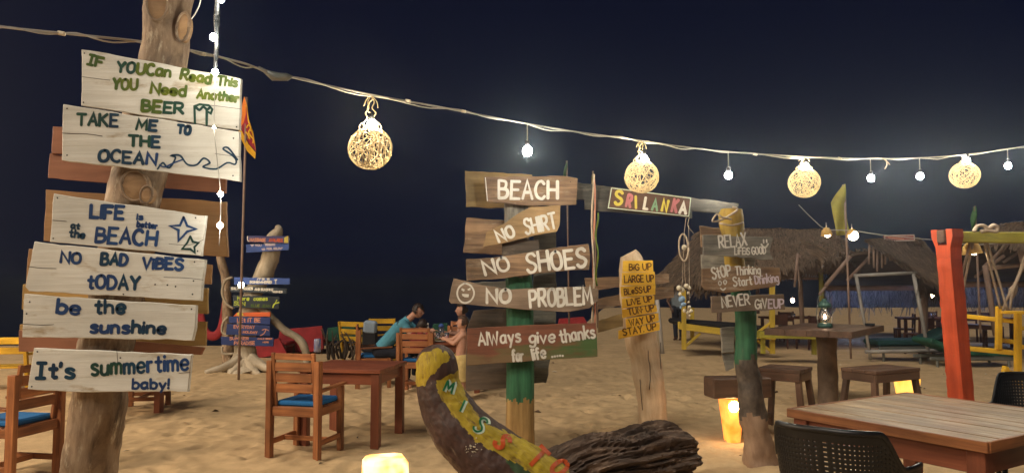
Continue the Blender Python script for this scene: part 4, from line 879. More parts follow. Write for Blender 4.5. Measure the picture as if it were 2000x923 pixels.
def make_stool(label, w, d, h):
    t = thing('wooden_stool', label, 'stool')
    for k in range(3): mb = MB(); mb.beam((-w / 2, -d / 2 + (k + .5) * d / 3, h - .02), (w / 2, -d / 2 + (k + .5) * d / 3, h - .02), d / 3 - .005, .04, (0, 0, 1), .005); mb.build('plank', DKW, t)
    for a in (-1, 1):
        mb = MB(); mb.beam((-w / 2 + .01, a * (d / 2 - .02), h - .085), (w / 2 - .01, a * (d / 2 - .02), h - .085), .03, .09); mb.build('apron', DKW, t)
        mb = MB(); mb.beam((a * (w / 2 - .02), -d / 2 + .04, h - .085), (a * (w / 2 - .02), d / 2 - .04, h - .085), .03, .09); mb.build('apron', DKW, t)
        mb = MB(); mb.beam((a * (w / 2 - .0), -d / 2 + .06, .12), (a * (w / 2 - .0), d / 2 - .06, .12), .03, .05); mb.build('stretcher', DKW, t)
        for b_ in (-1, 1): mb = MB(); mb.beam((a * (w / 2 + .02), b_ * (d / 2 - .0), -.03), (a * (w / 2 - .045), b_ * (d / 2 - .06), h - .05), .06, .06, (0, 1, 0)); mb.build('leg', DKW, t)
    return t
put(make_stool('dark square wooden stool just right of the right signpost', .46, .44, .68), 2.98, 8.15, R(-38))
put(make_stool('wide low dark wooden bench stool in front of the glowing lamp by the orange post', .78, .46, .62), 4.22, 8.55, R(28))

# ---------------------------------------------------------------- oil lantern + ashtray
p = at(1611, 630, 9.55)
t = thing('oil_lantern', 'oil lantern with a green top and a bright flame on the high table', 'lantern', (p.x, 9.55, 1.027))
mb = MB(); mb.tube([(0, 0, 0), (0, 0, .012), (0, 0, .05), (0, 0, .065)], [.085, .095, .09, .05], 22); mb.build('fuel_tank', LTEAL, t)
mb = MB(); mb.tube([(0, 0, .085), (0, 0, .13), (0, 0, .19), (0, 0, .25)], [.045, .07, .065, .04], 18, cap=False); mb.build('glass_chimney', GLASSM, t)
mb = MB(); mb.tube([(0, 0, .25), (0, 0, .27), (0, 0, .30), (0, 0, .335), (0, 0, .35), (0, 0, .37)], [.06, .085, .08, .05, .03, .03], 18); mb.build('hood', LTEAL, t)
mb = MB(); mb.tube([(0, 0, .06), (0, 0, .1)], [.03, .02], 12); mb.build('burner', GREYM, t)
mb = MB(); mb.tube([(0, 0, .098), (0, 0, .12), (0, 0, .15), (0, 0, .175)], [.014, .026, .018, .004], 10); mb.build('flame', FLAME, t)
for a in (-1, 1): mb = MB(); mb.tube(catmull([(a * .085, 0, .03), (a * .10, 0, .15), (a * .095, 0, .25), (a * .06, 0, .3)], 4), .007, 8); mb.build('side_tube', GREYM, t)
mb = MB(); mb.tube(catmull([(-.09, 0, .26), (-.07, .02, .38), (0, .03, .42), (.07, .02, .38), (.09, 0, .26)], 5), .003, 6); mb.build('bail_handle', GREYM, t)
mb = MB(); mb.tube([(0, 0, 0), (0, 0, .01), (0, 0, .035), (0, 0, .028), (0, 0, .012)], [.055, .06, .065, .05, .045], 20, cap=True); o = mb.build('ashtray', BLK); tag(o, 'small dark ashtray near the far right corner of the high table', 'ashtray'); o.location = onz(1699, 636, 1.026)

# ---------------------------------------------------------------- glowing box lamps
def box_lamp(px, py, D, w_, h_, d_, label, rz=0, parts=True, tap=.85, z0=None):
    p = at(px, py, D); t = thing('box_lamp', label, 'lamp', (p.x, D, gz(p.x, D) if z0 is None else z0), rz)
    mb = MB(); vs = []; N_ = 8
    rings = [(0, .93), (.03, 1), (h_ * .5, (1 + tap) / 2), (h_ - .03, tap * 1.0), (h_, tap * .86)] if tap <= 1 else [(0, .60), (.02, .64), (h_ * .5, .82), (h_ - .02, 1.02), (h_, 1)]
    for z, s_ in rings:
        for k in range(16):
            a = 2 * PI * (k + .5) / 16; q = 1 / (abs(math.cos(a)) ** 8 + abs(math.sin(a)) ** 8) ** .125
            vs.append((math.cos(a) * q * w_ / 2 * s_, math.sin(a) * q * d_ / 2 * s_, z))
    fs = [(r_ * 16 + k, r_ * 16 + (k + 1) % 16, (r_ + 1) * 16 + (k + 1) % 16, (r_ + 1) * 16 + k) for r_ in range(len(rings) - 1) for k in range(16)]
    fs += [tuple(range(15, -1, -1)), tuple((len(rings) - 1) * 16 + k for k in range(16))]
    mb.add(vs, fs, None, 0, False); mb.build('glowing_skin', LAMPO if parts else LAMPW, t)
    return t
LAMPW = emat('cream_lamp_skin', (1.0, 0.80, 0.45), 1.7, (1.0, 0.36, 0.04))
l0 = box_lamp(752, 930, 5.5, .335, .365, .30, 'rounded glowing cream and orange lantern on the sand at the bottom middle', R(18), False, .93)
l1 = box_lamp(1430, 845, 7.7, .225, .43, .19, 'glowing orange box lamp under a dark board beside the right signpost', R(8), True, 1.1)
mb = MB(); mb.sphere((-.02, -.098, .37), .055, 1, .3, 1, 12, 8); mb.build('bulb', LAMPH, l1)
mb = MB(); mb.beam((-.26, -.03, .56), (.36, -.03, .56), .26, .20, (0, 0, 1), .01); mb.build('top_board', DKW, l1)
mb = MB(); mb.beam((.115, -.12, -.04), (.115, -.12, .46), .035, .06, (0, 1, 0)); mb.beam((.09, -.125, .0), (.14, -.125, .0), .04, .06); mb.build('side_stake', DKW, l1)
l2 = box_lamp(1772, 762, 9.1, .26, .44, .2, 'glowing yellow lamp seen under the bench stool near the orange post', R(0), False, 1.05)
l2.children[0].data.materials[0] = emat('yellow_lamp_skin', (1.0, 0.58, 0.12), 1.4, (1.0, 0.42, 0.05))

# ---------------------------------------------------------------- orange and yellow swing frame
D0 = 7.75
t = mk(1880, 850, D0, 'wooden_swing', 'thick orange painted wooden post with a yellow crossbeam, right of the bench stool', 'swing frame')
top = at(1849, 448, D0) - t.location; bot = at(1884, 858, D0) - t.location
mb = MB(); s_ = .172; rz = R(66)
ax = (bot - top); Lh = ax.length
prof = [(0, 1.18), (.07, 1.15), (.16, .92), (.26, .88), (.6, .93), (1.0, .96), (1.4, .97), (1.8, 1.0), (Lh, 1.02)]
vs = []; gs = []
rng = random.Random(4)
kk = []
for i in range(60):
    d = Lh * i / 59 if i else 0; d = max(d, .30 + (Lh - .30) * i / 59)
    kk.append(d)
for i, d in enumerate(kk):
    wv = np.interp(d, [q[0] for q in prof], [q[1] for q in prof]); c_ = top + ax * (d / Lh)
    for j, (x, y) in enumerate([(-1, -1), (-.3, -1), (.4, -1), (1, -1), (1, 0), (1, 1), (0, 1), (-1, 1), (-1, 0)]):
        q = Vector((x * s_ / 2 * wv, y * s_ / 2, 0)) * (1 + .05 * noise.noise(Vector((x * 5, y * 5, d * 9))))
        if x == -1: q.x += .010 * noise.noise(Vector((1, y, d * 16)))
        q = Matrix.Rotation(-rz, 3, 'Z') @ q; vs.append(c_ + q); gs.append((d, x * .08, y * .08))
fs = [(i * 9 + j, i * 9 + (j + 1) % 9, (i + 1) * 9 + (j + 1) % 9, (i + 1) * 9 + j) for i in range(59) for j in range(9)] + [tuple(range(9)), tuple(59 * 9 + j for j in range(9))]
mb.add(vs, fs, gs)
post = mb.build('post', ORANGE, t)
mb = MB()                                                       # two prongs that hold the beam end
RM = Matrix.Rotation(-rz, 3, 'Z')
def lp(x, y, d): return top + ax * (d / Lh) + RM @ Vector((x, y, 0))
for sgn in (-1, 1):
    a = [(sgn * .048, 0), (sgn * .118, 0), (sgn * .118, .08), (sgn * .082, .19), (sgn * .078, .31), (0, .31), (0, .165), (sgn * .048, .165)]
    vs = [lp(x, -s_ / 2, d) for x, d in a] + [lp(x, s_ / 2, d) for x, d in a]; n = 8
    mb.add(vs, [tuple(range(n)), tuple(range(2 * n - 1, n - 1, -1))] + [(i, (i + 1) % n, n + (i + 1) % n, n + i) for i in range(n)], [(v.z, v.x, v.y) for v in vs])
mb.build('prong', ORANGE, t)
mb = MB(); mb.beam(lp(0, -.11, .075), lp(0, .09, .075), .088, .13, (0, 0, 1), .008); mb.build('beam_end', DKW, t)
q0 = at(1868, 463, D0 + .05) - t.location; q1 = at(2180, 466, D0 - .1) - t.location
mb = MB(); mb.beam(q0, q1, .10, .115, (0, 0, 1), .01); mb.build('crossbeam', YELG, t)
mb = MB()
mb.tube(catmull([at(x, y, D0 - .02) - t.location for x, y in [(1903, 452), (1908, 442), (1920, 440), (1930, 446), (1940, 440), (1948, 444), (1945, 452), (1930, 450), (1915, 452)]], 4), .022, 8, jit=.3)
mb.build('rope_coil', ROPE, t)
mb = MB()                                                       # root-like foot lump
mb.sphere(at(1855, 838, D0 - .12) - t.location, .09, 1, 1, .7, 14, 8); mb.build('foot', ORANGE, t)
# yellow swing bench
DS = 8.3
t = thing('swing_bench', 'bright yellow wooden swing bench hanging on ropes from the yellow crossbeam', 'swing', (at(1960, 700, DS).x, DS, .45))
def yb(name, a, b_, w_, h_, m=YEL):
    mb = MB(); mb.beam(Vector(a) - t.location, Vector(b_) - t.location, w_, h_, (0, 0, 1) if abs(a[2] - b_[2]) < .3 else (0, 1, 0), .005); return mb.build(name, m, t)
yb('back_rail', at(1868, 615, DS + .3), at(1990, 628, DS + .1), .04, .05); yb('back_rail', at(1872, 678, DS + .3), at(1986, 689, DS + .1), .04, .055)
yb('back_post', at(1951, 598, DS + .15), at(1950, 682, DS + .15), .06, .05)
yb('front_post', at(1988, 610, DS - .05), at(1988, 728, DS - .05), .06, .06); yb('armrest', at(1956, 609, DS + .1), at(2080, 612, DS - .1), .09, .035)
yb('back_slat', at(1958, 664, DS + .2), at(1986, 668, DS + .2), .03, .05); yb('back_slat', at(1992, 676, DS + .1), at(2080, 690, DS), .03, .05); yb('back_slat', at(1990, 640, DS + .1), at(2080, 646, DS), .03, .045)
mb = MB(); mb.prism([tuple((at(x, y, DS - .15) - t.location).xz) for x, y in [(1962, 750), (1962, 725), (1965, 714), (1970, 716), (1972, 722), (1985, 726), (2080, 730), (2080, 770), (1965, 752)]], 0, .06); mb.build('seat_board', YEL, t).location = (0, -.15, 0)
mb = MB()
for pts in ([(1896, 470, 0), (1876, 550, .1), (1872, 612, .25)], [(1901, 470, 0), (1886, 540, .15), (1874, 612, .28)], [(1922, 472, 0), (1940, 545, .1), (1954, 602, .15)], [(1928, 472, 0), (1950, 545, .1), (1968, 606, .1)],
            [(2006, 500, 0), (1990, 540, .05), (1978, 570, .05), (1972, 606, .1)], [(2002, 500, 0), (1986, 545, .08), (1968, 580, .1), (1958, 606, .15)]):
    mb.tube(catmull([at(x, y, DS - .5 + d) - t.location for x, y, d in pts], 4), .013, 7)
mb.tube([at(x, y, DS - .4) - t.location for x, y in [(1984, 556), (1979, 565), (1976, 575), (1972, 584)]], [.02, .04, .038, .02], 10, jit=.3)
mb.build('rope', ROPE, t)

# ================================================================== PROW LOG AND DARK LOG
def pip(x, y, poly):
    c_ = False; n = len(poly)
    for i in range(n):
        x1, y1 = poly[i]; x2, y2 = poly[(i + 1) % n]
        if (y1 > y) != (y2 > y) and x < (x2 - x1) * (y - y1) / (y2 - y1) + x1: c_ = not c_
    return c_
stripe = [(854, 741), (898, 722), (907, 756), (919, 790), (947, 827), (978, 838), (1047, 866), (1090, 892), (1125, 935), (1190, 1010), (1120, 1010), (1037, 923), (997, 896), (929, 861), (904, 834), (879, 803), (854, 765)]
cap = [(812, 752), (808, 716), (824, 686), (857, 680), (882, 698), (858, 716), (842, 734), (826, 752)]
green = [(985, 892), (1037, 918), (1130, 1010), (1060, 1010), (1010, 935)]
def pm(c):
    x, y = topx(c); x += 5 * noise.noise(c * 22); y += 5 * noise.noise(c * 22 + Vector((5, 5, 5)))
    if pip(x, y, stripe): return 1
    if pip(x, y, cap): return 1
    if pip(x, y, green): return 2
    return 0
t = mk(1120, 1010, 5.0, 'carved_log', 'curved dark log like a boat prow with a yellow stripe painted with letters, bottom centre', 'log')
tr = trunk([(850, 684, 5.05, 12), (851, 688, 5.04, 26), (852, 700, 5.01, 38), (854, 720, 4.98, 42), (856, 748, 4.97, 43), (866, 785, 4.94, 48), (890, 825, 4.9, 54), (925, 865, 4.87, 60), (975, 905, 4.85, 64), (1040, 950, 4.82, 66), (1110, 1000, 4.8, 66), (1190, 1070, 4.8, 60)], seg=160, k=26, jit=.07, name='log', parent=t, mats=[PROW, PROWY, PROWG], mfun=pm, nfreq=4.5)
# painted letters laid on the round surface
from mathutils.bvhtree import BVHTree
bv = BVHTree.FromPolygons([v.co.copy() for v in tr.data.vertices], [tuple(p.vertices) for p in tr.data.polygons])
def cast(px, py):
    o = Vector((0, 0, CH)) - t.location; d = ray(px, py).normalized(); h = bv.ray_cast(o, d)
    return (h[0] + h[1].normalized() * (.003 if h[1].dot(d) < 0 else -.003)) if h[0] else o + d * 5
lm = MB(); LM = [P_GREEN, P_OUT, P_ORN]
for ch, cx, cy, hh, rot, mi in [('M', 877, 755, 22, 20, 0), ('I', 903, 792, 24, 24, 0), ('S', 938, 829, 30, 42, 0), ('S', 981, 862, 30, 60, 2), ('T', 1050, 893, 42, 44, 2), ('O', 1093, 912, 34, 55, 2)]:
    g = G[ch]; wx = max(p[0] for c_, q in g for p in q)
    for off, bw, m_ in (((0, 0), 4.6 if mi == 0 else 7.5, None),):
        for ps in ((1, 0) if mi == 0 else (0,)):
            for cur, q in g:
                pl = [Vector((p[0] - wx / 2, p[1] - 5, 0)) for p in q]
                if cur: pl = catmull(pl, 5)
                a = R(rot); s_ = hh / 10; den = []
                for i in range(len(pl) - 1):
                    k = max(1, int((pl[i + 1] - pl[i]).length / .8)); den += [pl[i] + (pl[i + 1] - pl[i]) * j / k for j in range(k)]
                den.append(pl[-1]); wpx = (8.0 if ps else 4.0) if mi == 0 else 8.5
                P2 = [Vector((cx + (p.x * math.cos(a) + p.y * math.sin(a)) * s_ + (2.2 if ps else 0), cy + (p.x * math.sin(a) - p.y * math.cos(a)) * s_ + (1.2 if ps else 0))) for p in den]
                n = len(P2); vs = []
                for i in range(n):
                    d = (P2[min(i + 1, n - 1)] - P2[max(i - 1, 0)]).normalized(); nn = Vector((-d.y, d.x)) * wpx / 2
                    for e in (P2[i] + nn, P2[i] - nn):
                        v = cast(e.x, e.y); o_ = (Vector((0, 0, CH)) - t.location - v).normalized(); vs.append(v + o_ * (.0 if ps else .003))
                lm.add(vs, [(2 * i, 2 * i + 1, 2 * i + 3, 2 * i + 2) for i in range(n - 1)], None, 1 if ps else mi)
lm.build('lettering', LM, t)
mb = MB()
for k in range(26): c_ = cast(random.gauss(922, 8), random.gauss(876, 7)); mb.sphere(c_, random.uniform(.002, .005), 1, 1, 1, 6, 4)
mb.build('white_speckle', SHELL, t)
# dark rough log
t = mk(1210, 930, 5.5, 'fallen_log', 'rough blackish fallen log lying on the sand behind the carved log', 'log')
P = [(990, 1000, 5.05, 50), (1010, 990, 5.1, 52), (1060, 965, 5.2, 62), (1110, 940, 5.35, 66), (1170, 920, 5.5, 68), (1215, 914, 5.65, 70), (1262, 904, 5.8, 70), (1293, 898, 5.88, 68), (1313, 895, 5.94, 66), (1324, 894, 5.97, 60)]
KQ = 26
PP = catmull([at(a, b_, D) - t.location for a, b_, D, r in P], KQ); RR = [v.x for v in catmull([Vector((r * D / F, 0, 0)) for a, b_, D, r in P], KQ)]
SG = 150; mb = MB(); mb.tube(PP, RR, SG, jit=.0)
V = []; acc = [0.0]
for i in range(1, len(PP)): acc.append(acc[-1] + (PP[i] - PP[i - 1]).length)
for i, v in enumerate(mb.v):
    k = min(i // SG, len(PP) - 1); c_ = PP[k]; d = Vector(v) - c_; a = math.atan2(d.z, d.y); l = acc[k]; ca, sa = math.cos(a), math.sin(a)
    rdg = lambda fl, fa, sd: 1 - 2 * abs(noise.noise(Vector((l * fl, ca * fa, sa * fa + sd))))
    f_ = .97 + .10 * noise.noise(Vector((l * 2, ca * 1.2, sa * 1.2 + 3))) + .07 * rdg(1.2, 4.5, 1) + .045 * rdg(3, 9, 4) - .14 * max(0, rdg(.9, 5, 9) - .70) * 3 + .025 * noise.noise(Vector((l * 30, ca * 18, sa * 18))) + .035 * round(2.2 * noise.noise(Vector((l * 2.5, ca * 3, sa * 3 + 20))))
    V.append(tuple(c_ + d * f_ + Vector((.10 * noise.noise(Vector((ca * 2.2, sa * 2.2, 9))) if k > len(PP) - 3 * KQ else 0, 0, 0))))
mb.v = V; mb.smooth = [False] * len(mb.f); mb.build('log', LOGD, t)

# ================================================================== FESTOON CABLE, WOVEN BALLS, BULBS
CAB = [(-160, 22, 3.1), (0, 52, 3.5), (150, 68, 3.75), (280, 82, 3.95), (370, 98, 4.05), (470, 122, 4.25), (540, 144, 4.4), (720, 184, 4.9), (880, 213, 5.3), (1020, 240, 5.7), (1130, 258, 6.05), (1240, 273, 6.4), (1330, 286, 6.6), (1420, 296, 6.8), (1570, 306, 7.1), (1700, 310, 7.5), (1800, 308, 7.75), (1885, 302, 8.0), (2000, 286, 8.25), (2120, 262, 8.5)]
cpts = catmull([at(*q) for q in CAB], 8)
t = thing('festoon_cable', 'grey festoon cable strung across the whole beach from the left edge to the right edge', 'cable', tuple(cpts[0]))
mb = MB(); mb.tube([p - t.location for p in cpts], .0065, 6); mb.build('wire', CABLE, t)
mb = MB(); tw = []
for i, p in enumerate(cpts):
    a = i * .9; sag = .012 * (1 + math.sin(i * .35)); tw.append(p - t.location + Vector((0, .012 * math.cos(a), .010 * math.sin(a) - sag * .6)))
mb.tube(tw, .0045, 6); mb.build('wire', CABLE, t)
for px, py, D in [(797, 197, 5.08), (1265, 277, 6.45), (1475, 301, 6.9), (905, 217, 5.36), (1640, 309, 7.3), (395, 105, 4.1), (120, 65, 3.7)]:
    c_ = at(px, py, D) - t.location; mb = MB(); mb.beam(c_ - Vector((.02, 0, -.003)), c_ + Vector((.02, 0, -.005)), .02, .02); mb.build('clip', SHELL, t)
mb = MB(); q = [at(x, y, 4.37) - t.location for x, y in [(505, 131), (520, 140), (535, 149), (548, 151), (560, 150), (572, 150)]]
mb.tube(q, [.006, .016, .03, .022, .02, .006], 10, jit=.5, nfreq=25); mb.build('taped_joint', GREYM, t)
mb = MB(); mb.tube(catmull([at(x, y, 7.55) - t.location for x, y in [(1722, 309), (1730, 312), (1732, 322), (1728, 330)]], 3), .006, 6); mb.tube(catmull([at(x, y, 7.55) - t.location for x, y in [(1726, 310), (1733, 316), (1738, 322)]], 3), .006, 6); mb.build('loose_tie', ROPE, t)
def make_ball(label, seed=1, r=.148):
    t = thing('woven_ball_lamp', label, 'lamp'); rng = random.Random(seed)
    mb = MB()
    for k in range(40):
        n_ = Vector((rng.gauss(0, 1), rng.gauss(0, 1), rng.gauss(0, 1))).normalized(); u = n_.orthogonal().normalized(); v = n_.cross(u); off = rng.uniform(-.55, .55) * r
        rr = math.sqrt(r * r - off * off) * rng.uniform(.965, 1.01); ph = rng.random() * 9
        pts = [n_ * (off + .006 * math.sin(3 * a + ph)) + (u * math.cos(a) + v * math.sin(a)) * rr for a in [2 * PI * i / 26 for i in range(27)]]
        pts = [Vector((p.x, p.y, p.z * .97 - r * .97)) for p in pts]
        mb.tube(pts, rng.choice([.0016, .002, .0026]), 4, cap=False)
    mb.build('woven_shade', RAFFIA, t)
    mb = MB()
    for a in (-1, 1):
        mb.tube(catmull([(a * .035, 0, -.02), (a * .05, .01, .03), (a * .02, -.01, .07), (a * .035, 0, .11), (a * .01, 0, .15), (a * .022, .01, .20), (0, 0, .245)], 4), .0042, 6)
        mb.tube(catmull([(a * .06, .02, -.03), (a * .075, 0, .0), (a * .055, -.02, .03), (a * .04, 0, .01), (a * .05, 0, -.02)], 4), .0035, 6)
    mb.tube(catmull([(0, 0, .245), (.012, 0, .22), (-.01, 0, .19), (-.02, 0, .13), (.01, 0, .1), (0, 0, .05), (0, 0, 0)], 4), .005, 6)
    mb.tube(catmull([(.0, 0, .25), (-.03, 0, .215), (-.045, 0, .17), (-.05, 0, .165)], 3), .003, 5); mb.tube(catmull([(.0, 0, .25), (.04, 0, .2), (.05, 0, .15)], 3), .003, 5)
    mb.build('raffia_cord', RAFFIA, t)
    mb = MB(); mb.tube([(.012, -.03, .09), (.012, -.03, .045)], [.013, .016], 10); mb.build('bulb_socket', BLK, t)
    mb = MB(); mb.sphere((.012, -.03, .012), .027, 1, 1, 1.15, 14, 10); mb.build('bulb', BULB, t)
    return t
balls = [(723, 290, 4.92, 186, 'largest woven raffia ball lamp, hanging from the cable left of the middle'), (1253, 345, 6.4, 275, 'woven raffia ball lamp hanging just above the SRI LANKA board'),
         (1571, 357, 7.1, 307, 'woven raffia ball lamp third from the left, above the thatched hut'), (1884, 342, 8.0, 303, 'smallest woven raffia ball lamp, nearest the right edge')]
b0 = None
for i, (px, py, D, cy, lb) in enumerate(balls):
    o = make_ball(lb, 3) if i == 0 else copy_tree(b0); b0 = b0 or o
    c_ = at(px, py, D); o.location = (c_.x, D, c_.z + .148 * .97); o.rotation_euler = (0, 0, [0, 2.1, -.25, .5][i] if i != 1 else .3); o['label'] = lb; o['group'] = 'woven ball lamps on the cable'
    # the cord reaches the cable
    dz = at(px, cy, D).z - o.location.z
    for ch in o.children:
        if ch.name.startswith('raffia'): ch.scale = (1, 1, dz / .25)
def make_bulb(label, m=BULBW, r=.043, cord=.16):
    t = thing('hanging_bulb', label, 'light bulb')
    mb = MB(); mb.sphere((0, 0, 0), r, 1, 1, 1.12, 16, 10); mb.build('glass_globe', m, t)
    mb = MB(); mb.tube([(0, 0, r), (0, 0, r + .045)], [.014, .018], 12); mb.build('socket', BLK, t)
    mb = MB(); mb.tube([(0, 0, r + .04), (0, 0, cord)], .004, 6); mb.build('cord', CABLE, t)
    return t
for px, py, D, cy, lb, r_ in [(1030, 295, 5.72, 240, 'bare glowing bulb hanging above the BEACH board', .035), (1423, 342, 6.8, 296, 'bare glowing bulb hanging above the end of the grey beam', .031), (1701, 348, 7.5, 310, 'bare glowing bulb just right of the third ball lamp', .031),
                              (1797, 344, 7.75, 308, 'bare glowing bulb above the top of the orange post', .031), (1969, 324, 8.2, 291, 'bare glowing bulb nearest the right edge, beside the smallest ball lamp', .031)]:
    c_ = at(px, py, D); o = make_bulb(lb, BULBW, r_, at(px, cy, D).z - c_.z); o.location = c_; o['group'] = 'bare bulbs on the cable'
# vertical fairy-light string over the left signpost
t = thing('light_string', 'vertical string of glittering fairy lights hanging down in front of the left signpost', 'string lights', tuple(at(424, -60, 3.42)))
mb = MB(); mb.tube([at(x, y, 3.42) - t.location for x, y in [(427, -60), (424, 0), (422, 40), (424, 75), (421, 110), (420, 143)]], [.008, .010, .012, .008, .010, .005], 8, jit=.8, nfreq=40); mb.build('clear_sleeve', mat('clear_sleeve_plastic', (0.05, 0.056, 0.06), (0.01, 0.012, 0.014), stretch=(60, 60, 60), rough=.25, spec=.6, bump=1), t)
mb = MB(); mb.tube(catmull([at(x, y, 3.42) - t.location for x, y in [(420, 143), (419, 200), (418, 250), (424, 310), (431, 380), (430, 440), (428, 480)]], 4), .0016, 5)
mb.tube(catmull([at(x, y, 3.42) - t.location for x, y in [(400, -60), (392, 0), (384, 22), (374, 38)]], 4), .003, 5); mb.build('wire', CABLE, t)
for px, py, r_, D in [(432, 0, .014, 3.38), (417, 73, .017, 3.38), (420, 141, .015, 3.38), (418, 249, .006, 3.40), (431, 379, .012, 3.40), (430, 440, .0135, 3.40)]:
    c_ = at(px, py, D) - t.location; mb = MB(); mb.sphere(c_, r_, 1, 1, 1, 14, 10); mb.build('bulb', BULBV, t)
o = make_bulb('tiny glowing bulb on the far sign tree in front of its blue board', BULBS, .05, .1); o.location = at(471, 556, 13.0)

# unseen globe lights added beyond the left edge to brighten the sand
def make_added_globe(label):
    t = thing('added_globe_lamp', label, 'lamp')
    mb = MB(); mb.sphere((0, 0, 0), .28, 1, 1, 1, 20, 14); mb.build('globe', GLOBE, t)
    mb = MB(); mb.tube([(0, 0, .24), (0, 0, .29)], .04, 12); mb.build('collar', BLK, t)
    mb = MB(); mb.tube([(0, 0, .28), (0, 0, .9)], .005, 6); mb.build('cord', CABLE, t); return t
GLOBE = emat('added_globe_glow', (1.0, 0.78, 0.54), 250.0)
g0 = None
for x, y, z, lb in [(-6.8, 3.0, 3.9, 'left'), (-9.6, 7.2, 3.9, 'far left'), (-13.5, 11.5, 4.2, 'farthest left')]:
    o = make_added_globe('') if g0 is None else copy_tree(g0); g0 = g0 or o
    o.location = (x, y, z); o['label'] = 'added warm globe light hanging outside the view on the ' + lb; o['group'] = 'added globe lights beyond the left edge'

# ---------------------------------------------------------------- dream catcher and shell mobile
p0 = at(1340, 425, 6.8)
t = thing('dream_catcher', 'ring dream catcher with shell strings hanging from the end of the SRI LANKA beam', 'dream catcher', tuple(p0))
mb = MB(); c_ = at(1335, 483, 6.8) - p0
mb.tube([c_ + Vector((math.cos(a) * .042, math.sin(a) * .02, math.sin(a) * .125)) for a in [2 * PI * k / 28 for k in range(29)]], .0085, 7, jit=.3); mb.build('hoop', ROPE, t)
mb = MB(); mb.sphere(c_ + Vector((.003, -.01, .0)), .024, 1, .6, 1.1, 10, 8); mb.build('bead', SHELL, t)
mb = MB()
for pp in ([(1340, 425), (1337, 448), (1336, 460)], [(1347, 424), (1343, 440), (1352, 452), (1355, 456)], [(1334, 508), (1333, 545), (1330, 570)], [(1337, 508), (1338, 545), (1343, 565)], [(1336, 460), (1336, 483), (1334, 508)], [(1345, 440), (1346, 520), (1347, 590)]): mb.tube(catmull([at(x, y, 6.8) - p0 for x, y in pp], 3), .0025, 5)
mb.build('cord', ROPE, t)
rng = random.Random(5)
for x, y, r_, m_ in [(1326, 562, .022, SHELL), (1333, 566, .020, SHELL), (1328, 574, .016, SHELL), (1341, 558, .024, SHELL), (1347, 562, .018, SHELL), (1344, 572, .016, SHELL), (1332, 584, .028, LBLUE), (1335, 594, .024, LBLUE), (1330, 600, .018, LBLUE), (1337, 606, .022, SHELL), (1345, 590, .012, SHELL), (1346, 600, .018, SHELL), (1350, 607, .016, SHELL), (1343, 610, .016, SHELL), (1347, 616, .012, SHELL)]:
    mb = MB(); mb.sphere(at(x, y, 6.8 + rng.uniform(-.02, .02)) - p0, r_, rng.uniform(.7, 1.2), .7, rng.uniform(.8, 1.3), 8, 6); mb.build('shell', m_, t)
# ================================================================== PEOPLE
FIST = [(-.5, .95), (-.17, 1.0), (.17, .97), (.5, .86)]
def hand(mb, wrist, d, up, s_, curl=.5):
    d = Vector(d).normalized(); sx = d.cross(Vector(up)).normalized(); u = sx.cross(d)
    w_ = Vector(wrist); palm = w_ + d * .045 * s_
    mb.tube([w_, palm, w_ + d * .085 * s_], [.026 * s_, .036 * s_, .034 * s_], 10, ell=(1.15, .5)); mb.sphere(w_, .026 * s_)
    for f_, l in FIST:
        b_ = w_ + d * .082 * s_ + sx * f_ * .055 * s_; k1 = b_ + (d - u * curl * .5).normalized() * .035 * l * s_; k2 = k1 + (d - u * curl * 1.3).normalized() * .025 * l * s_; k3 = k2 + (d * .7 - u * curl * 1.6).normalized() * .02 * l * s_
        mb.tube([b_, k1, k2, k3], [.0095 * s_, .009 * s_, .008 * s_, .006 * s_], 8)
        for q in (b_, k1, k2): mb.sphere(q, .009 * s_, 1, 1, 1, 6, 5)
    b_ = w_ + d * .03 * s_ + sx * .032 * s_; mb.tube([b_, b_ + (d * .7 + sx).normalized() * .035 * s_, b_ + (d + sx * .6).normalized() * .06 * s_], [.012 * s_, .010 * s_, .007 * s_], 8)
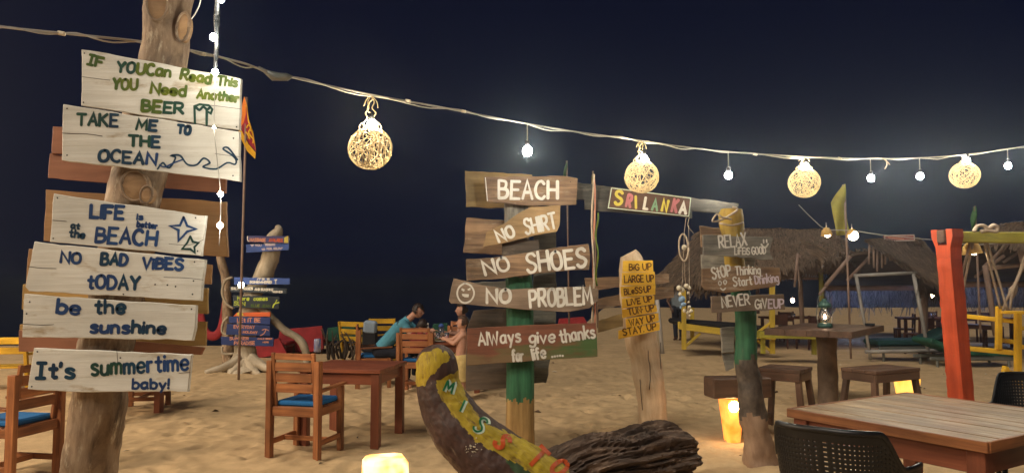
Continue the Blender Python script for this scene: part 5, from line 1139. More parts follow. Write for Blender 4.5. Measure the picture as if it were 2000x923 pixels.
def person(label, J, s_=1.0, face=(1, 0, 0), shirt=None, trousers=None, hair=HAIR, skin=SKIN, sleeve=.55, hairlen=0, curl=.5, bare=False, loose=0):
    """J: world joints; one remeshed body, hair and clothing children"""
    base = Vector(((J['hip'][0]), J['hip'][1], 0)); t = thing('person', label, 'person', tuple(base))
    J = {k: Vector(v) - base for k, v in J.items()}
    mb = MB(); bones = []
    def cap(a, b_, ra, rb, tagn, ell=None):
        n = 5; mb.tube([a + (b_ - a) * i / n for i in range(n + 1)], [ra + (rb - ra) * i / n for i in range(n + 1)], 12, ell=ell); mb.sphere(a, ra, 1, 1, 1, 12, 8); mb.sphere(b_, rb, 1, 1, 1, 12, 8); bones.append((a, b_, tagn))
    hip, ch_, nk, hd = J['hip'], J['chest'], J['neck'], J['head']; f_ = Vector(face).normalized(); side = f_.cross(Vector((0, 0, 1))).normalized()
    hu = (hd - nk).normalized()
    for o in (-.07, 0, .07): cap(hip + side * o * s_, ch_ + side * o * 1.25 * s_, .095 * s_, .095 * s_, 'torso')
    cap(ch_ - side * .1 * s_, ch_ + side * .1 * s_, .085 * s_, .085 * s_, 'torso'); cap(ch_, nk, .09 * s_, .055 * s_, 'torso'); cap(nk, hd - hu * .05 * s_, .052 * s_, .05 * s_, 'neck')
    hr = .098 * (s_ * .75 + .25); bones.append((hd - hu * .03, hd + hu * .05, 'head'))
    mb.sphere(hd, hr, .86, .86, 1.12, 18, 14); mb.sphere(hd + f_ * hr * .25 - hu * hr * .55, hr * .62, 1, .9, .9, 14, 10)
    mb.tube([hd + f_ * hr * .85 + hu * hr * .1, hd + f_ * hr * 1.14 - hu * hr * .22, hd + f_ * hr * .86 - hu * hr * .3], [hr * .10, hr * .16, hr * .13], 8)
    mb.sphere(hd + f_ * hr * .84 - hu * hr * .62, hr * .2, 1, 1, .5, 8, 6); mb.sphere(hd + f_ * hr * .7 - hu * hr * .92, hr * .26, 1, 1, .8, 8, 6)
    for a in (-1, 1):
        mb.sphere(hd + side * a * hr * .9 - f_ * hr * .05 - hu * hr * .05, hr * .24, .5, .6, 1.1, 8, 6); mb.sphere(hd + side * a * hr * .35 + f_ * hr * .78 + hu * hr * .22, hr * .13, 1, 1, .5, 8, 6)
    for S in ('L', 'R'):
        sh, el, wr = J['sh' + S], J['el' + S], J['wr' + S]
        cap(ch_ * .3 + sh * .7, sh, .062 * s_, .06 * s_, 'torso'); cap(sh, el, .054 * s_, .042 * s_, 'uarm'); cap(el, wr, .042 * s_, .027 * s_, 'farm')
        hand(mb, wr, (wr - el).normalized() * .8 + f_ * .2, (0, 0, 1), s_, curl)
        hp, kn, an = J['hp' + S], J['kn' + S], J['an' + S]
        cap(hp, kn, (.088 + loose) * s_, (.06 + loose * .8) * s_, 'thigh'); cap(kn, an, (.058 + loose * .8) * s_, (.038 + loose * .9) * s_, 'shin'); cap(an, an + f_ * .14 * s_ - Vector((0, 0, .03 * s_)), .04 * s_, .03 * s_, 'foot')
    o = mb.build('body', skin, t)
    md = o.modifiers.new('r', 'REMESH'); md.mode = 'VOXEL'; md.voxel_size = .011 * max(.7, s_); md2 = o.modifiers.new('s', 'SMOOTH'); md2.iterations = 3; md2.factor = .5
    dg = bpy.context.evaluated_depsgraph_get(); me = bpy.data.meshes.new_from_object(o.evaluated_get(dg)); o.modifiers.clear(); o.data = me
    me.materials.clear(); me.materials.append(skin); me.polygons.foreach_set('use_smooth', [True] * len(me.polygons))
    n = len(me.vertices); a = np.empty(n * 3); me.vertices.foreach_get('co', a); a = a.reshape(-1, 3)
    for at__ in [x for x in me.attributes if x.name == 'gr']: me.attributes.remove(at__)
    ga = me.attributes.new('gr', 'FLOAT_VECTOR', 'POINT'); ga.data.foreach_set('vector', a.astype(np.float32).ravel())
    best = np.full(n, 1e9); lab = np.zeros(n, int); tt = np.zeros(n); names = [b_[2] for b_ in bones]
    for i, (p, q, _) in enumerate(bones):
        p = np.array(p); q = np.array(q); d = q - p; L = max((d ** 2).sum(), 1e-9); u = np.clip(((a - p) @ d) / L, 0, 1); dist = np.linalg.norm(a - (p + u[:, None] * d), axis=1)
        m_ = dist < best; best[m_] = dist[m_]; lab[m_] = i; tt[m_] = u[m_]
    nor = np.empty(n * 3); me.vertices.foreach_get('normal', nor); nor = nor.reshape(-1, 3)
    nm = np.array(names)[lab]
    def shell(name, mask, m_, off):
        vi = np.where(mask)[0]; mp = -np.ones(n, int); mp[vi] = np.arange(len(vi))
        fs = [tuple(mp[v] for v in p.vertices) for p in me.polygons if all(mask[v] for v in p.vertices)]
        if not fs: return None
        b_ = MB(); wr_ = np.array([noise.noise(Vector(x) * 14) for x in a[vi]])[:, None] * .006
        vv = a[vi] + nor[vi] * (off + wr_); b_.add([Vector(x) for x in vv], fs, None, 0, True); ob = b_.build(name, m_, t)
        md = ob.modifiers.new('solid', 'SOLIDIFY'); md.thickness = .004; md.offset = 1; return ob
    if shirt and not bare: shell('shirt', (nm == 'torso') | ((nm == 'uarm') & (tt < sleeve)), shirt, .010)
    if trousers:
        hz = J['hip'].z
        if bare: shell('shorts', ((nm == 'thigh')) | ((nm == 'shin') & (tt < .35)) | ((nm == 'torso') & (a[:, 2] < hz + .01)), trousers, .012 + loose * .3)
        else: shell('trousers', (nm == 'thigh') | (nm == 'shin') | ((nm == 'torso') & (tt < .12)), trousers, .013)
    rel = a - np.array(hd); fw = rel @ np.array(f_); upc = rel @ np.array(hu)
    hm = ((nm == 'head') | (nm == 'neck')) & ((upc > hr * .62) | ((fw < -hr * .02) & (upc > -hr * (.45 + hairlen)))) & (np.linalg.norm(rel, axis=1) < hr * 1.6)
    shell('hair', hm, hair, .012)
    if hairlen:
        b_ = MB(); b_.sphere(hd - f_ * hr * .75 - hu * hr * .1, hr * .5, 1, 1, 1.1, 12, 8); b_.build('hair_bun', hair, t)
    return t
# man in the teal shirt, leaning over the table towards the child
D = 11.55
def J_(px, py, D): p = at(px, py, D); return (p.x, p.y, p.z)
mx = -2.05
J = dict(hip=(mx, D, .56), chest=(-1.74, D, .90), neck=(-1.60, D, 1.04), head=(-1.46, D - .02, 1.165),
         shL=(-1.66, D + .18, .98), elL=(-1.45, D + .22, .80), wrL=(-1.25, D + .1, .80), shR=(-1.66, D - .19, .97), elR=(-1.50, D - .24, .78), wrR=(-1.27, D - .18, .86),
         hpL=(mx, D + .1, .54), knL=(mx + .42, D + .13, .52), anL=(mx + .40, D + .13, .09), hpR=(mx, D - .1, .54), knR=(mx + .42, D - .12, .52), anR=(mx + .36, D - .12, .09))
person('man in a teal T-shirt with sunglasses on his head leaning over the family table', J, 1.0, (1, 0, -.25), TEALC, NAVYC, HAIR, SKIN)
pr = bpy.data.objects[[o.name for o in bpy.data.objects if o.get('category') == 'person'][-1]]
hd = Vector(J['head']) - pr.location
mb = MB(); [mb.sphere(hd + Vector((.055, a * .035, .092)), .026, .7, 1, .55, 10, 6) for a in (-1, 1)]; mb.build('sunglasses', BLK, pr)
# dark-haired child on the near chair
D = 10.98
J = dict(hip=(-1.40, D, .56), chest=(-1.36, D + .02, .78), neck=(-1.35, D + .03, .87), head=(-1.325, D + .04, .975), shL=(-1.46, D + .03, .82), elL=(-1.50, D + .12, .70), wrL=(-1.42, D + .24, .77), shR=(-1.24, D + .03, .82), elR=(-1.18, D + .12, .72), wrR=(-1.18, D + .24, .78),
         hpL=(-1.46, D + .02, .54), knL=(-1.47, D + .27, .53), anL=(-1.47, D + .27, .25), hpR=(-1.34, D + .02, .54), knR=(-1.33, D + .27, .53), anR=(-1.33, D + .27, .25))
person('small dark-haired child sitting on the slatted chair right in front of the man', J, .66, (.2, 1, 0), REDC, NAVYC, HAIR, SKIN)
# woman at the far side
D = 12.25
J = dict(hip=(-.82, D + .05, .56), chest=(-.80, D, .87), neck=(-.80, D - .02, 1.02), head=(-.835, D - .03, 1.16), shL=(-.80, D - .18, .98), elL=(-.86, D - .30, .78), wrL=(-1.02, D - .40, .80), shR=(-.78, D + .16, .98), elR=(-.80, D + .20, .76), wrR=(-.96, D - .1, .80),
         hpL=(-.84, D - .1, .54), knL=(-.98, D - .42, .52), anL=(-.98, D - .40, .09), hpR=(-.76, D, .54), knR=(-.86, D - .42, .52), anR=(-.86, D - .40, .09))
person('dark-haired woman in a light grey top at the far right of the family table', J, .93, (-1, -.15, -.08), GREYC, NAVYC, HAIR, SKIN, hairlen=.3)
# toddler standing at the table
D = 10.35
J = dict(hip=(-.70, D, .60), chest=(-.685, D, .83), neck=(-.68, D, .93), head=(-.69, D, 1.05), shL=(-.72, D + .10, .88), elL=(-.84, D + .17, .80), wrL=(-.93, D + .30, .80), shR=(-.68, D - .11, .88), elR=(-.80, D - .12, .77), wrR=(-.92, D - .03, .82),
         hpL=(-.71, D + .055, .57), knL=(-.72, D + .07, .34), anL=(-.71, D + .07, .07), hpR=(-.69, D - .055, .57), knR=(-.68, D - .06, .34), anR=(-.68, D - .06, .07))
person('bare-backed toddler in loose cream yellow trousers standing at the right end of the family table', J, .76, (-1, .12, 0), None, CREAMC, HAIRB, SKIN, bare=True, loose=.02)
# man standing far off by the huts
D = 21.0; x = at(1324, 600, D).x; zg = gz(x, D)
J = dict(hip=(x, D, .93 + zg), chest=(x - .02, D, 1.27 + zg), neck=(x - .02, D, 1.46 + zg), head=(x, D - .02, 1.60 + zg), shL=(x - .19, D, 1.40 + zg), elL=(x - .30, D - .05, 1.12 + zg), wrL=(x - .22, D - .15, .92 + zg), shR=(x + .17, D, 1.40 + zg), elR=(x + .24, D, 1.12 + zg), wrR=(x + .20, D - .1, .9 + zg),
         hpL=(x - .09, D, .90 + zg), knL=(x - .08, D, .49 + zg), anL=(x - .07, D, .08 + zg), hpR=(x + .09, D, .9 + zg), knR=(x + .10, D + .02, .49 + zg), anR=(x + .10, D + .06, .08 + zg))
person('man in a grey-blue shirt and dark trousers standing far off left of the yellow daybed', J, 1.0, (-.5, -.8, 0), GREYC, NAVYC, HAIR, SKIND)

# ================================================================== FAR FURNITURE ON THE LEFT
def slat_chair(px, D, rz, label, m, w_=.6, h=.85, n=3, name='slatted_chair', cloth=None, cat='chair'):
    x = at(px, 600, D).x; t = thing(name, label, cat, (x, D, gz(x, D)), rz)
    for a in (-1, 1):
        mb = MB(); mb.beam((a * w_ / 2, .0, -.03), (a * w_ / 2, -.16, h), .05, .06, (0, 1, 0)); mb.build('leg', m, t)
        mb = MB(); mb.beam((a * w_ / 2, .48, -.03), (a * w_ / 2, .40, .55), .05, .05, (0, 1, 0)); mb.build('leg', m, t)
        mb = MB(); mb.beam((a * w_ / 2, -.12, .56), (a * w_ / 2, .45, .56), .06, .03); mb.build('armrest', m, t)
    for k in range(n):
        z = h - .05 - k * .15; mb = MB(); mb.beam((-w_ / 2, -.145 + k * .02, z), (w_ / 2, -.145 + k * .02, z), .03, .10); mb.build('slat', m, t)
    for k in range(4):
        mb = MB(); mb.beam((-w_ / 2, .02 + k * .12, .36), (w_ / 2, .02 + k * .12, .36), .10, .025); mb.build('seat_slat', m, t)
    return t
y0 = slat_chair(700, 15.3, R(-28), 'bright yellow slatted wooden chair left of the man, angled', YEL, .72, .84)
y1 = slat_chair(748, 15.6, R(4), 'yellow slatted chair back right behind the man in the teal shirt', YEL, .5, .9, 2)
o = slat_chair(8, 11.2, R(8), 'yellow slatted bench cut by the left edge', YEL, 1.3, .82, 2, 'slatted_bench', cat='bench')
o.location.x = -7.95
t = thing('draped_towel', 'pale blue towel over a dark bag hanging between the two yellow chairs', 'towel', tuple(at(722, 700, 14.9)))
mb = MB(); mb.beam((0, 0, .12), (0, 0, .62), .30, .12, (0, 1, 0), .04); mb.build('dark_bag', BLK, t); mb = MB(); mb.beam((.0, -.01, .50), (.02, -.03, .76), .27, .15, (0, 1, 0), .04); mb.build('towel', TOWEL, t)
def lounge_back(pts, D, m, label, cat='sun lounger', name='sun_lounger', th=.06, seat=1.2):
    """sun lounger seen from behind: raised fabric back plus low frame"""
    cx = sum(p[0] for p in pts) / len(pts); c_ = at(cx, 650, D); t = thing(name, label, cat, (c_.x, D, gz(c_.x, D)))
    mb = MB(); mb.prism([tuple((at(x, y, D) - t.location).xz) for x, y in pts], 0, th, bev=.01, jit=.008, step=.15); o = mb.build('backrest', m, t); 
    x0 = min((at(x, y, D) - t.location).x for x, y in pts); x1 = max((at(x, y, D) - t.location).x for x, y in pts)
    for k in range(2):
        mb = MB(); mb.beam((x0 + .08 + k * (x1 - x0 - .16), .1, .22), (x0 + .08 + k * (x1 - x0 - .16), seat, .22), .05, .05); mb.build('side_rail', DKW, t)
        for q in (.12, seat - .1): mb = MB(); mb.beam((x0 + .08 + k * (x1 - x0 - .16), q, -.05), (x0 + .08 + k * (x1 - x0 - .16), q, .2), .05, .05, (0, 1, 0)); mb.build('leg', DKW, t)
    mb = MB(); mb.beam((x0 + .05, .1 + (seat - .1) / 2, .28), (x1 - .05, .1 + (seat - .1) / 2, .28), seat - .15, .07, (0, 0, 1), .02); mb.build('mattress', m, t)
    return t
lounge_back([(538, 690), (546, 645), (560, 642), (629, 636), (632, 680), (620, 686)], 17.0, REDC, 'red sun lounger with raised back right of the driftwood sign tree')
lounge_back([(496, 700), (500, 668), (545, 660), (560, 690)], 16.2, REDC, 'dark red lounger mat at the foot of the driftwood sign tree', seat=.9)
lounge_back([(633, 668), (640, 640), (690, 634), (700, 660)], 17.6, GRNC, 'green sun lounger behind the yellow chair')
lounge_back([(840, 665), (846, 632), (874, 630), (876, 665)], 17.8, GRNC, 'green sun lounger back beyond the bottle on the family table')
lounge_back([(1088, 640), (1092, 622), (1140, 618), (1150, 634), (1150, 645)], 19.0, REDC, 'dark red lounger just showing right of the middle signpost')
t = thing('driftwood_pile', 'dark tangled branches lying on the sand between the red lounger and the yellow chairs', 'driftwood', tuple(at(665, 700, 15.2)))
rng = random.Random(8)
for k in range(16):
    a = Vector((rng.uniform(-.35, .35), rng.uniform(-.2, .2), 0)); mb = MB(); mb.tube(catmull([a, a + Vector((rng.uniform(-.1, .1), 0, .25)), a + Vector((rng.uniform(-.2, .2), 0, rng.uniform(.4, .62)))], 3), [.03, .028, .025, .022, .018, .012, .008], 6, jit=.4); mb.build('branch', DARKB, t)
# red hammock cloth behind the left signpost
t = thing('red_hammock', 'dark red hammock cloth sagging behind the left signpost', 'hammock', tuple(at(420, 640, 16)))
for k in range(2):
    mb = MB(); mb.tube(catmull([at(x, y, 16 + k * .1) - t.location for x, y in [(384, 570), (398, 640), (416, 656), (432, 640), (440, 590)]], 5), [.10 - .003 * abs(i - 10) for i in range(21)], 10, ell=(1, .5)) if k == 0 else mb.tube([at(384, 570, 16) - t.location, at(378, 520, 16) - t.location], .02, 6)
    mb.build('cloth' if k == 0 else 'cord', REDC if k == 0 else ROPE, t)

# ================================================================== FLAGS
def pole(px0, py0, px1, py1, D, r_, parent, m=POLE): mb = MB(); mb.tube([at(px0, py0, D) - parent.location, at(px1, py1, D) - parent.location], r_, 8); return mb.build('pole', m, parent)
D = 12.5; t = mk(470, 735, D, 'flag', 'folded Sri Lankan flag on a thin pole just right of the left signpost', 'flag')
pole(482, 190, 466, 742, D, .022, t)
FM = [mat('flag_gold', (0.75, 0.42, 0.02), (0.62, 0.33, 0.02), stretch=(5, 5, 5), rough=.8), mat('flag_maroon', (0.30, 0.012, 0.03), (0.22, 0.01, 0.025), stretch=(5, 5, 5), rough=.8), mat('flag_orange', (0.72, 0.20, 0.02), (0.6, 0.16, 0.02), stretch=(5, 5, 5), rough=.8), mat('flag_green', (0.02, 0.14, 0.08), (0.02, 0.1, 0.06), stretch=(5, 5, 5), rough=.8)]
def cloth(pl, D, mi_, mb, dy, amp=.05):
    """piece of cloth from a pixel outline, with folds in depth"""
    q = [at(x, y, D) - t.location for x, y in pl]
    vs = [v + Vector((0, dy + amp * math.sin(v.x * 9 + v.z * 5), 0)) for v in q]; mb.add(vs, [tuple(range(len(vs)))], None, mi_)
mb = MB()
cloth([(480, 190), (484, 206), (482, 226), (474, 244), (470, 252), (470, 232), (475, 206)], D, 2, mb, -.02); cloth([(480, 190), (486, 210), (488, 240), (484, 232), (482, 214)], D, 0, mb, -.02)
cloth([(484, 206), (488, 236), (496, 262), (500, 296), (486, 282), (476, 262), (469, 250), (476, 240), (482, 226)], D, 1, mb, -.04); cloth([(469, 248), (476, 262), (486, 282), (500, 298), (499, 311), (484, 296), (472, 272), (467, 258)], D, 0, mb, -.06)
cloth([(486, 214), (490, 236), (498, 262), (501, 296), (499, 284), (494, 262), (487, 238)], D, 0, mb, -.07)
for pp in ([(482, 250), (486, 244), (490, 250), (486, 258), (490, 266), (495, 272), (494, 280)], [(480, 258), (484, 262), (488, 272)], [(489, 254), (494, 258)]):
    mb.tube(catmull([at(x, y, D - .1) - t.location for x, y in pp], 3), .016, 5, mi=0, ell=(1, .3))
mb.build('flag_cloth', FM, t)
def feather(pxy, D, m, label, poleto, name='banner_flag'):
    global t
    t = mk(poleto[0], poleto[1], D, name, label, 'flag'); pole(poleto[0], poleto[1], poleto[2], poleto[3], D, .02, t)
    mb = MB(); n = len(pxy) // 2; L = pxy[:n]; Rr = pxy[n:]; vs = []; fs = []
    rows = 10
    def lerp(P_, u): k = u * (len(P_) - 1); i = min(int(k), len(P_) - 2); f_ = k - i; return (P_[i][0] * (1 - f_) + P_[i + 1][0] * f_, P_[i][1] * (1 - f_) + P_[i + 1][1] * f_)
    for i in range(rows + 1):
        a = lerp(L, i / rows); b_ = lerp(Rr, i / rows)
        for j in range(5):
            u = j / 4; v = at(a[0] * (1 - u) + b_[0] * u, a[1] * (1 - u) + b_[1] * u, D) - t.location; vs.append(v + Vector((0, .05 * math.sin(u * 5 + i * .5), 0)))
    fs = [(i * 5 + j, i * 5 + j + 1, (i + 1) * 5 + j + 1, (i + 1) * 5 + j) for i in range(rows) for j in range(4)]
    mb.add(vs, fs, None, 0, True); o = mb.build('flag_cloth', m, t); md = o.modifiers.new('s', 'SOLIDIFY'); md.thickness = .006; return t
feather([(1647, 360), (1632, 382), (1624, 396), (1627, 430), (1632, 460), (1649, 360), (1652, 382), (1655, 400), (1656, 430), (1660, 458)], 14, mat('yellow_green_flag', (0.40, 0.38, 0.06), (0.30, 0.28, 0.04), stretch=(4, 4, 4)), 'yellow-green feather flag above the thatched huts', (1662, 700, 1649, 360))
feather([(1106, 315), (1102, 330), (1099, 345), (1107, 315), (1109, 330), (1108, 345)], 16, mat('dim_green_flag', (0.12, 0.22, 0.12), (0.08, 0.15, 0.08)), 'small green flag tip behind the BEACH board', (1112, 660, 1107, 314))
feather([(1157, 335), (1156, 348), (1154, 360), (1158, 335), (1161, 348), (1163, 362)], 16, mat('dim_yellow_flag', (0.30, 0.26, 0.10), (0.2, 0.17, 0.07)), 'small yellowish flag tip standing over the grey beam', (1168, 640, 1158, 334))
feather([(1903, 403), (1897, 430), (1893, 449), (1904, 403), (1909, 430), (1911, 449)], 14, mat('dark_green_flag', (0.06, 0.16, 0.06), (0.04, 0.1, 0.04)), 'dark green pointed flag behind the yellow crossbeam', (1915, 650, 1904, 402))

# ================================================================== THATCHED HUTS
def thatch(name, quad, n, parent, label=None, fringe=.35, rows=9, seed=1, over=.0, m=THATCH, under=True, wd=.028):
    """quad: top-left, top-right, bottom-right, bottom-left (world). underlay sheet + many separate palm strips"""
    rng = random.Random(seed); tl, tr_, br, bl = [Vector(q) - parent.location for q in quad]
    nn = (tr_ - tl).cross(bl - tl).normalized()
    mb = MB()
    def P_(u, v): return (tl * (1 - u) + tr_ * u) * (1 - v) + (bl * (1 - u) + br * u) * v
    if under:
        NX, NY = 14, 8; vs = [P_(i / NX, j / NY) + nn * .05 * noise.noise(P_(i / NX, j / NY) * 2) for j in range(NY + 1) for i in range(NX + 1)]
        fs = [(j * (NX + 1) + i, j * (NX + 1) + i + 1, (j + 1) * (NX + 1) + i + 1, (j + 1) * (NX + 1) + i) for j in range(NY) for i in range(NX)]
        b_ = MB(); b_.add(vs, fs); o = b_.build('thatch_underlay', THATCHB, parent); md = o.modifiers.new('s', 'SOLIDIFY'); md.thickness = .06
    vs = []; fs = []; gs = []
    for k in range(n):
        v0 = (rng.randint(0, rows - 1) + rng.random() * .8) / rows; u0 = rng.random(); ln = rng.uniform(.22, .55); dr = rng.gauss(0, .16)
        d = (P_(min(u0 + .0, 1), 1) - P_(u0, 0)).normalized(); side = nn.cross(d).normalized(); d = (d + side * dr).normalized()
        p = P_(u0, v0); sg = 1 if rng.random() < .75 else -1; h0 = rng.uniform(.02, .07); h1 = rng.uniform(.03, .19)
        if nn.z < 0: sgn = -1
        else: sgn = 1
        up = nn * sgn
        wdt = wd * rng.uniform(.5, 1.4); q0 = p + up * h0; q1 = p + d * ln * .55 + up * (h0 + h1 * .5); q2 = p + d * ln + up * h1 * .7 - Vector((0, 0, .05 * rng.random()))
        b = len(vs); vs += [q0 - side * wdt / 2, q0 + side * wdt / 2, q1 - side * wdt / 2, q1 + side * wdt / 2, q2 - side * wdt * .15, q2 + side * wdt * .15]
        gs += [(k * .3, 0, k * .1), (k * .3, .03, k * .1), (k * .3 + ln / 2, 0, k * .1), (k * .3 + ln / 2, .03, k * .1), (k * .3 + ln, 0, k * .1), (k * .3 + ln, .03, k * .1)]
        fs += [(b, b + 1, b + 3, b + 2), (b + 2, b + 3, b + 5, b + 4)]
    for k in range(int(n * .22)):                            # ragged fringe hanging off the eave
        u0 = rng.random(); p = P_(u0, 1) + Vector((0, rng.uniform(-.06, .06), .04)); ln = fringe * rng.uniform(.35, 1.15) * (.75 + .5 * noise.noise(Vector((u0 * 9, seed, 0)))); wdt = wd * rng.uniform(.4, 1.1); dx = rng.gauss(0, .08) * ln / .3
        e = (br - bl).normalized(); b = len(vs); q1 = p + Vector((dx, rng.uniform(-.05, .05), -ln))
        vs += [p - e * wdt / 2, p + e * wdt / 2, q1 + e * wdt * .2, q1 - e * wdt * .2]; gs += [(k, 0, k), (k, .03, k), (k + ln, .03, k), (k + ln, 0, k)]; fs.append((b, b + 1, b + 2, b + 3))
    mb.add(vs, fs, gs); o = mb.build(name, m, parent, label); o['kind'] = 'stuff'; return o
def strut(parent, a, b_, r_, m=POLE, name='rafter'):
    mb = MB(); mb.tube([Vector(a) - parent.location, (Vector(a) + Vector(b_)) / 2 - parent.location, Vector(b_) - parent.location], r_, 8, jit=.15); return mb.build(name, m, parent)
# hut 1 : long ridge, hip on the left
t = thing('thatched_hut', 'long thatched beach hut with a low sloping end behind the right signpost', 'hut', (6.5, 20, 0)); H = t
rl = at(1378, 447, 20); rr = at(1625, 452, 20); el = at(1392, 548, 17.8); er = at(1652, 506, 17.6)
thatch('thatch', [rl, rr, er, el], 5200, t, seed=1, fringe=.4)
thatch('thatch', [rl + Vector((-.02, .0, 0)), rl, el + Vector((.02, 0, 0)), at(1286, 545, 19.5)], 3600, t, seed=2, fringe=.55)
thatch('thatch', [rr, rl, at(1300, 535, 23.5), at(1650, 535, 23.5)], 1200, t, seed=3)
thatch('thatch', [rr + Vector((0, 0, .0)), rr + Vector((.02, .02, 0)), at(1668, 530, 22.5), at(1660, 508, 17.6)], 1500, t, seed=4, fringe=.3)
for (a, b_) in (((1560, 498, 18), (1568, 655, 18)), ((1602, 510, 17.9), (1608, 648, 17.9)), ((1405, 560, 18.2), (1405, 650, 18.2)), ((1480, 530, 22.5), (1480, 612, 22.5))):
    strut(t, at(*a), at(*b_), .06, YELG if a[0] > 1600 else POLE, 'post')
strut(t, at(1520, 511, 18), at(1600, 511, 18), .035, POLE, 'tie_beam'); strut(t, at(1515, 541, 19), at(1606, 544, 19), .035, POLE, 'tie_beam'); strut(t, at(1558, 495, 17.4), at(1552, 560, 17.4), .03, POLE, 'hanging_frond'); strut(t, at(1556, 500, 17.4), at(1563, 570, 17.4), .02, POLE, 'hanging_frond')
for k in range(7):
    mb = MB(); mb.tube(catmull([at(1562 + k * 3, 470 + k * 4, 17.3) - t.location, at(1590 + k * 2, 476 + k * 5, 17.2) - t.location, at(1618 - k * 2 , 490 + k * 6, 17.1) - t.location], 4), .022, 5, ell=(1, .4)); mb.build('loose_frond', THATCH, t)
# hut 2 : open side towards us, far eave fringe lit blue
t = thing('thatched_hut', 'thatched hut with open front and blue-lit palm fringe left of the orange post', 'hut', (10, 19, 0)); H2 = t
thatch('thatch', [at(1648, 498, 16.8), at(1800, 474, 16.8), at(1830, 560, 23), at(1608, 558, 23)], 2600, t, seed=5, fringe=.62)
thatch('thatch', [at(1688, 470, 16.4), at(1790, 466, 17.2), at(1862, 560, 16.8), at(1795, 545, 15.4)], 3600, t, seed=6, fringe=.6)
thatch('blue_lit_fringe', [at(1612, 556, 22.6), at(1790, 553, 22.6), at(1788, 566, 22.6), at(1612, 568, 22.6)], 900, t, seed=7, fringe=.85, rows=2, under=False, wd=.05, m=mat('pale_palm_fringe', (0.55, 0.53, 0.50), (0.05, 0.05, 0.05), stretch=(2, 30, 30), rough=.9))
for a, b_, r_ in (((1612, 558, 16.9), (1661, 500, 16.7), .045), ((1654, 548, 17.2), (1700, 500, 16.9), .04), ((1600, 575, 16.9), (1616, 556, 16.9), .035)): strut(t, at(*a), at(*b_), r_, POLE)
for k in range(7): strut(t, at(1655 + k * 22, 500 - k * 3, 17), at(1620 + k * 28, 553, 22.4), .03, POLE)
for k in range(5): strut(t, at(1640 - k * 5, 508 + k * 9, 17.5 + k), at(1790 + k * 4, 490 + k * 12, 17.5 + k), .022, POLE, 'batten')
for k in range(6): strut(t, at(1698 + k * 8, 476, 16.35), at(1697 + k * 8 + (k % 2) * 2, 530 - abs(k - 2) * 7, 16.3), .024, POLE, 'hanging_frond')
strut(t, at(1805, 548, 16.2), at(1806, 700, 16.2), .07, POLE, 'post'); strut(t, at(1622, 556, 22.6), at(1622, 618, 22.6), .06, POLE, 'post')
TUBEB = emat('added_blue_tube', (0.30, 0.45, 1.0), 60.0)
mb = MB(); mb.tube([at(1650, 563, 20.8) - t.location, at(1750, 563, 20.8) - t.location], .022, 8); mb.build('added_light_tube', TUBEB, t); mb = MB(); mb.beam(at(1630, 560, 20.7) - t.location, at(1770, 560, 20.7) - t.location, .34, .05); mb.build('added_tube_shield', DKW, t); strut(t, at(1615, 562, 20.3), at(1790, 562, 20.3), .075, POLE, 'tie_beam')  # blue tube added to light the fringe; housing shields the roof, beam hides it
# hut 3 : behind the swing
t = thing('thatched_hut', 'dark thatched hut with pink poles behind the yellow swing bench', 'hut', (12, 17, 0))
thatch('thatch', [at(1870, 478, 15), at(2150, 440, 15), at(2150, 552, 21.5), at(1866, 556, 21.5)], 2200, t, seed=9, fringe=.6)
thatch('thatch', [at(1965, 440, 14.6), at(2200, 425, 14.6), at(2210, 475, 13.8), at(1930, 478, 14.0)], 1500, t, seed=10, fringe=.1)
thatch('blue_lit_fringe', [at(1866, 550, 21.2), at(2060, 548, 21.2), at(2060, 562, 21.2), at(1866, 564, 21.2)], 900, t, seed=12, fringe=.85, rows=2, under=False, wd=.05, m=MATS['pale_palm_fringe'])
for a, b_, r_ in (((1924, 518, 14.5), (1945, 655, 14.5), .055), ((1925, 524, 14.5), (2000, 516, 14.5), .045), ((1922, 522, 14.6), (1968, 476, 14.6), .04), ((1990, 470, 14.2), (2002, 530, 14.2), .06), ((1905, 540, 17), (1960, 500, 14.8), .035), ((1960, 512, 14.8), (1996, 488, 14.8), .03)): strut(t, at(*a), at(*b_), r_, POLE)
mb = MB(); mb.tube([at(1900, 556, 19.3) - t.location, at(2000, 556, 19.3) - t.location], .022, 8); mb.build('added_light_tube', TUBEB, t); mb = MB(); mb.beam(at(1890, 553, 19.2) - t.location, at(2010, 553, 19.2) - t.location, .34, .05); mb.build('added_tube_shield', DKW, t); strut(t, at(1870, 555, 18.8), at(2100, 555, 18.8), .075, POLE, 'tie_beam')  # second added tube for this hut's blue fringe, shielded and hidden the same way
# second string of lights in front of the huts
pts = [at(x, y, D) for x, y, D in [(1560, 400, 13.2), (1590, 430, 13.2), (1614, 447, 13.2), (1664, 450, 13.2), (1720, 458, 13.2), (1780, 464, 13.2), (1850, 471, 13.2), (1900, 478, 13.0), (1990, 470, 12.8)]]
t = thing('light_cable', 'thin cable with shaded bulbs strung in front of the thatched huts', 'cable', tuple(pts[0])); mb = MB(); mb.tube([p - t.location for p in catmull(pts, 5)], .007, 6); mb.build('wire', CABLE, t)
def shell_lamp(px, py, D, lb, r_=.075):
    t = thing('shade_lamp', lb, 'lamp', tuple(at(px, py, D))); mb = MB(); mb.tube([(0, 0, .11), (0, 0, .10), (0, 0, .05), (.01, 0, -.03)], [.02, .045, .085, .10], 12, cap=False, jit=.3, nfreq=14); mb.build('shade', mat('yellow_shell_shade', (0.75, 0.5, 0.15), (0.6, 0.36, 0.1)), t)
    mb = MB(); mb.sphere((.01, -.02, -.01), r_, 1, 1, 1, 14, 10); mb.build('bulb', BULBS, t); mb = MB(); mb.tube([(0, 0, .1), (0, 0, .2)], .006, 6); mb.build('cord', CABLE, t)
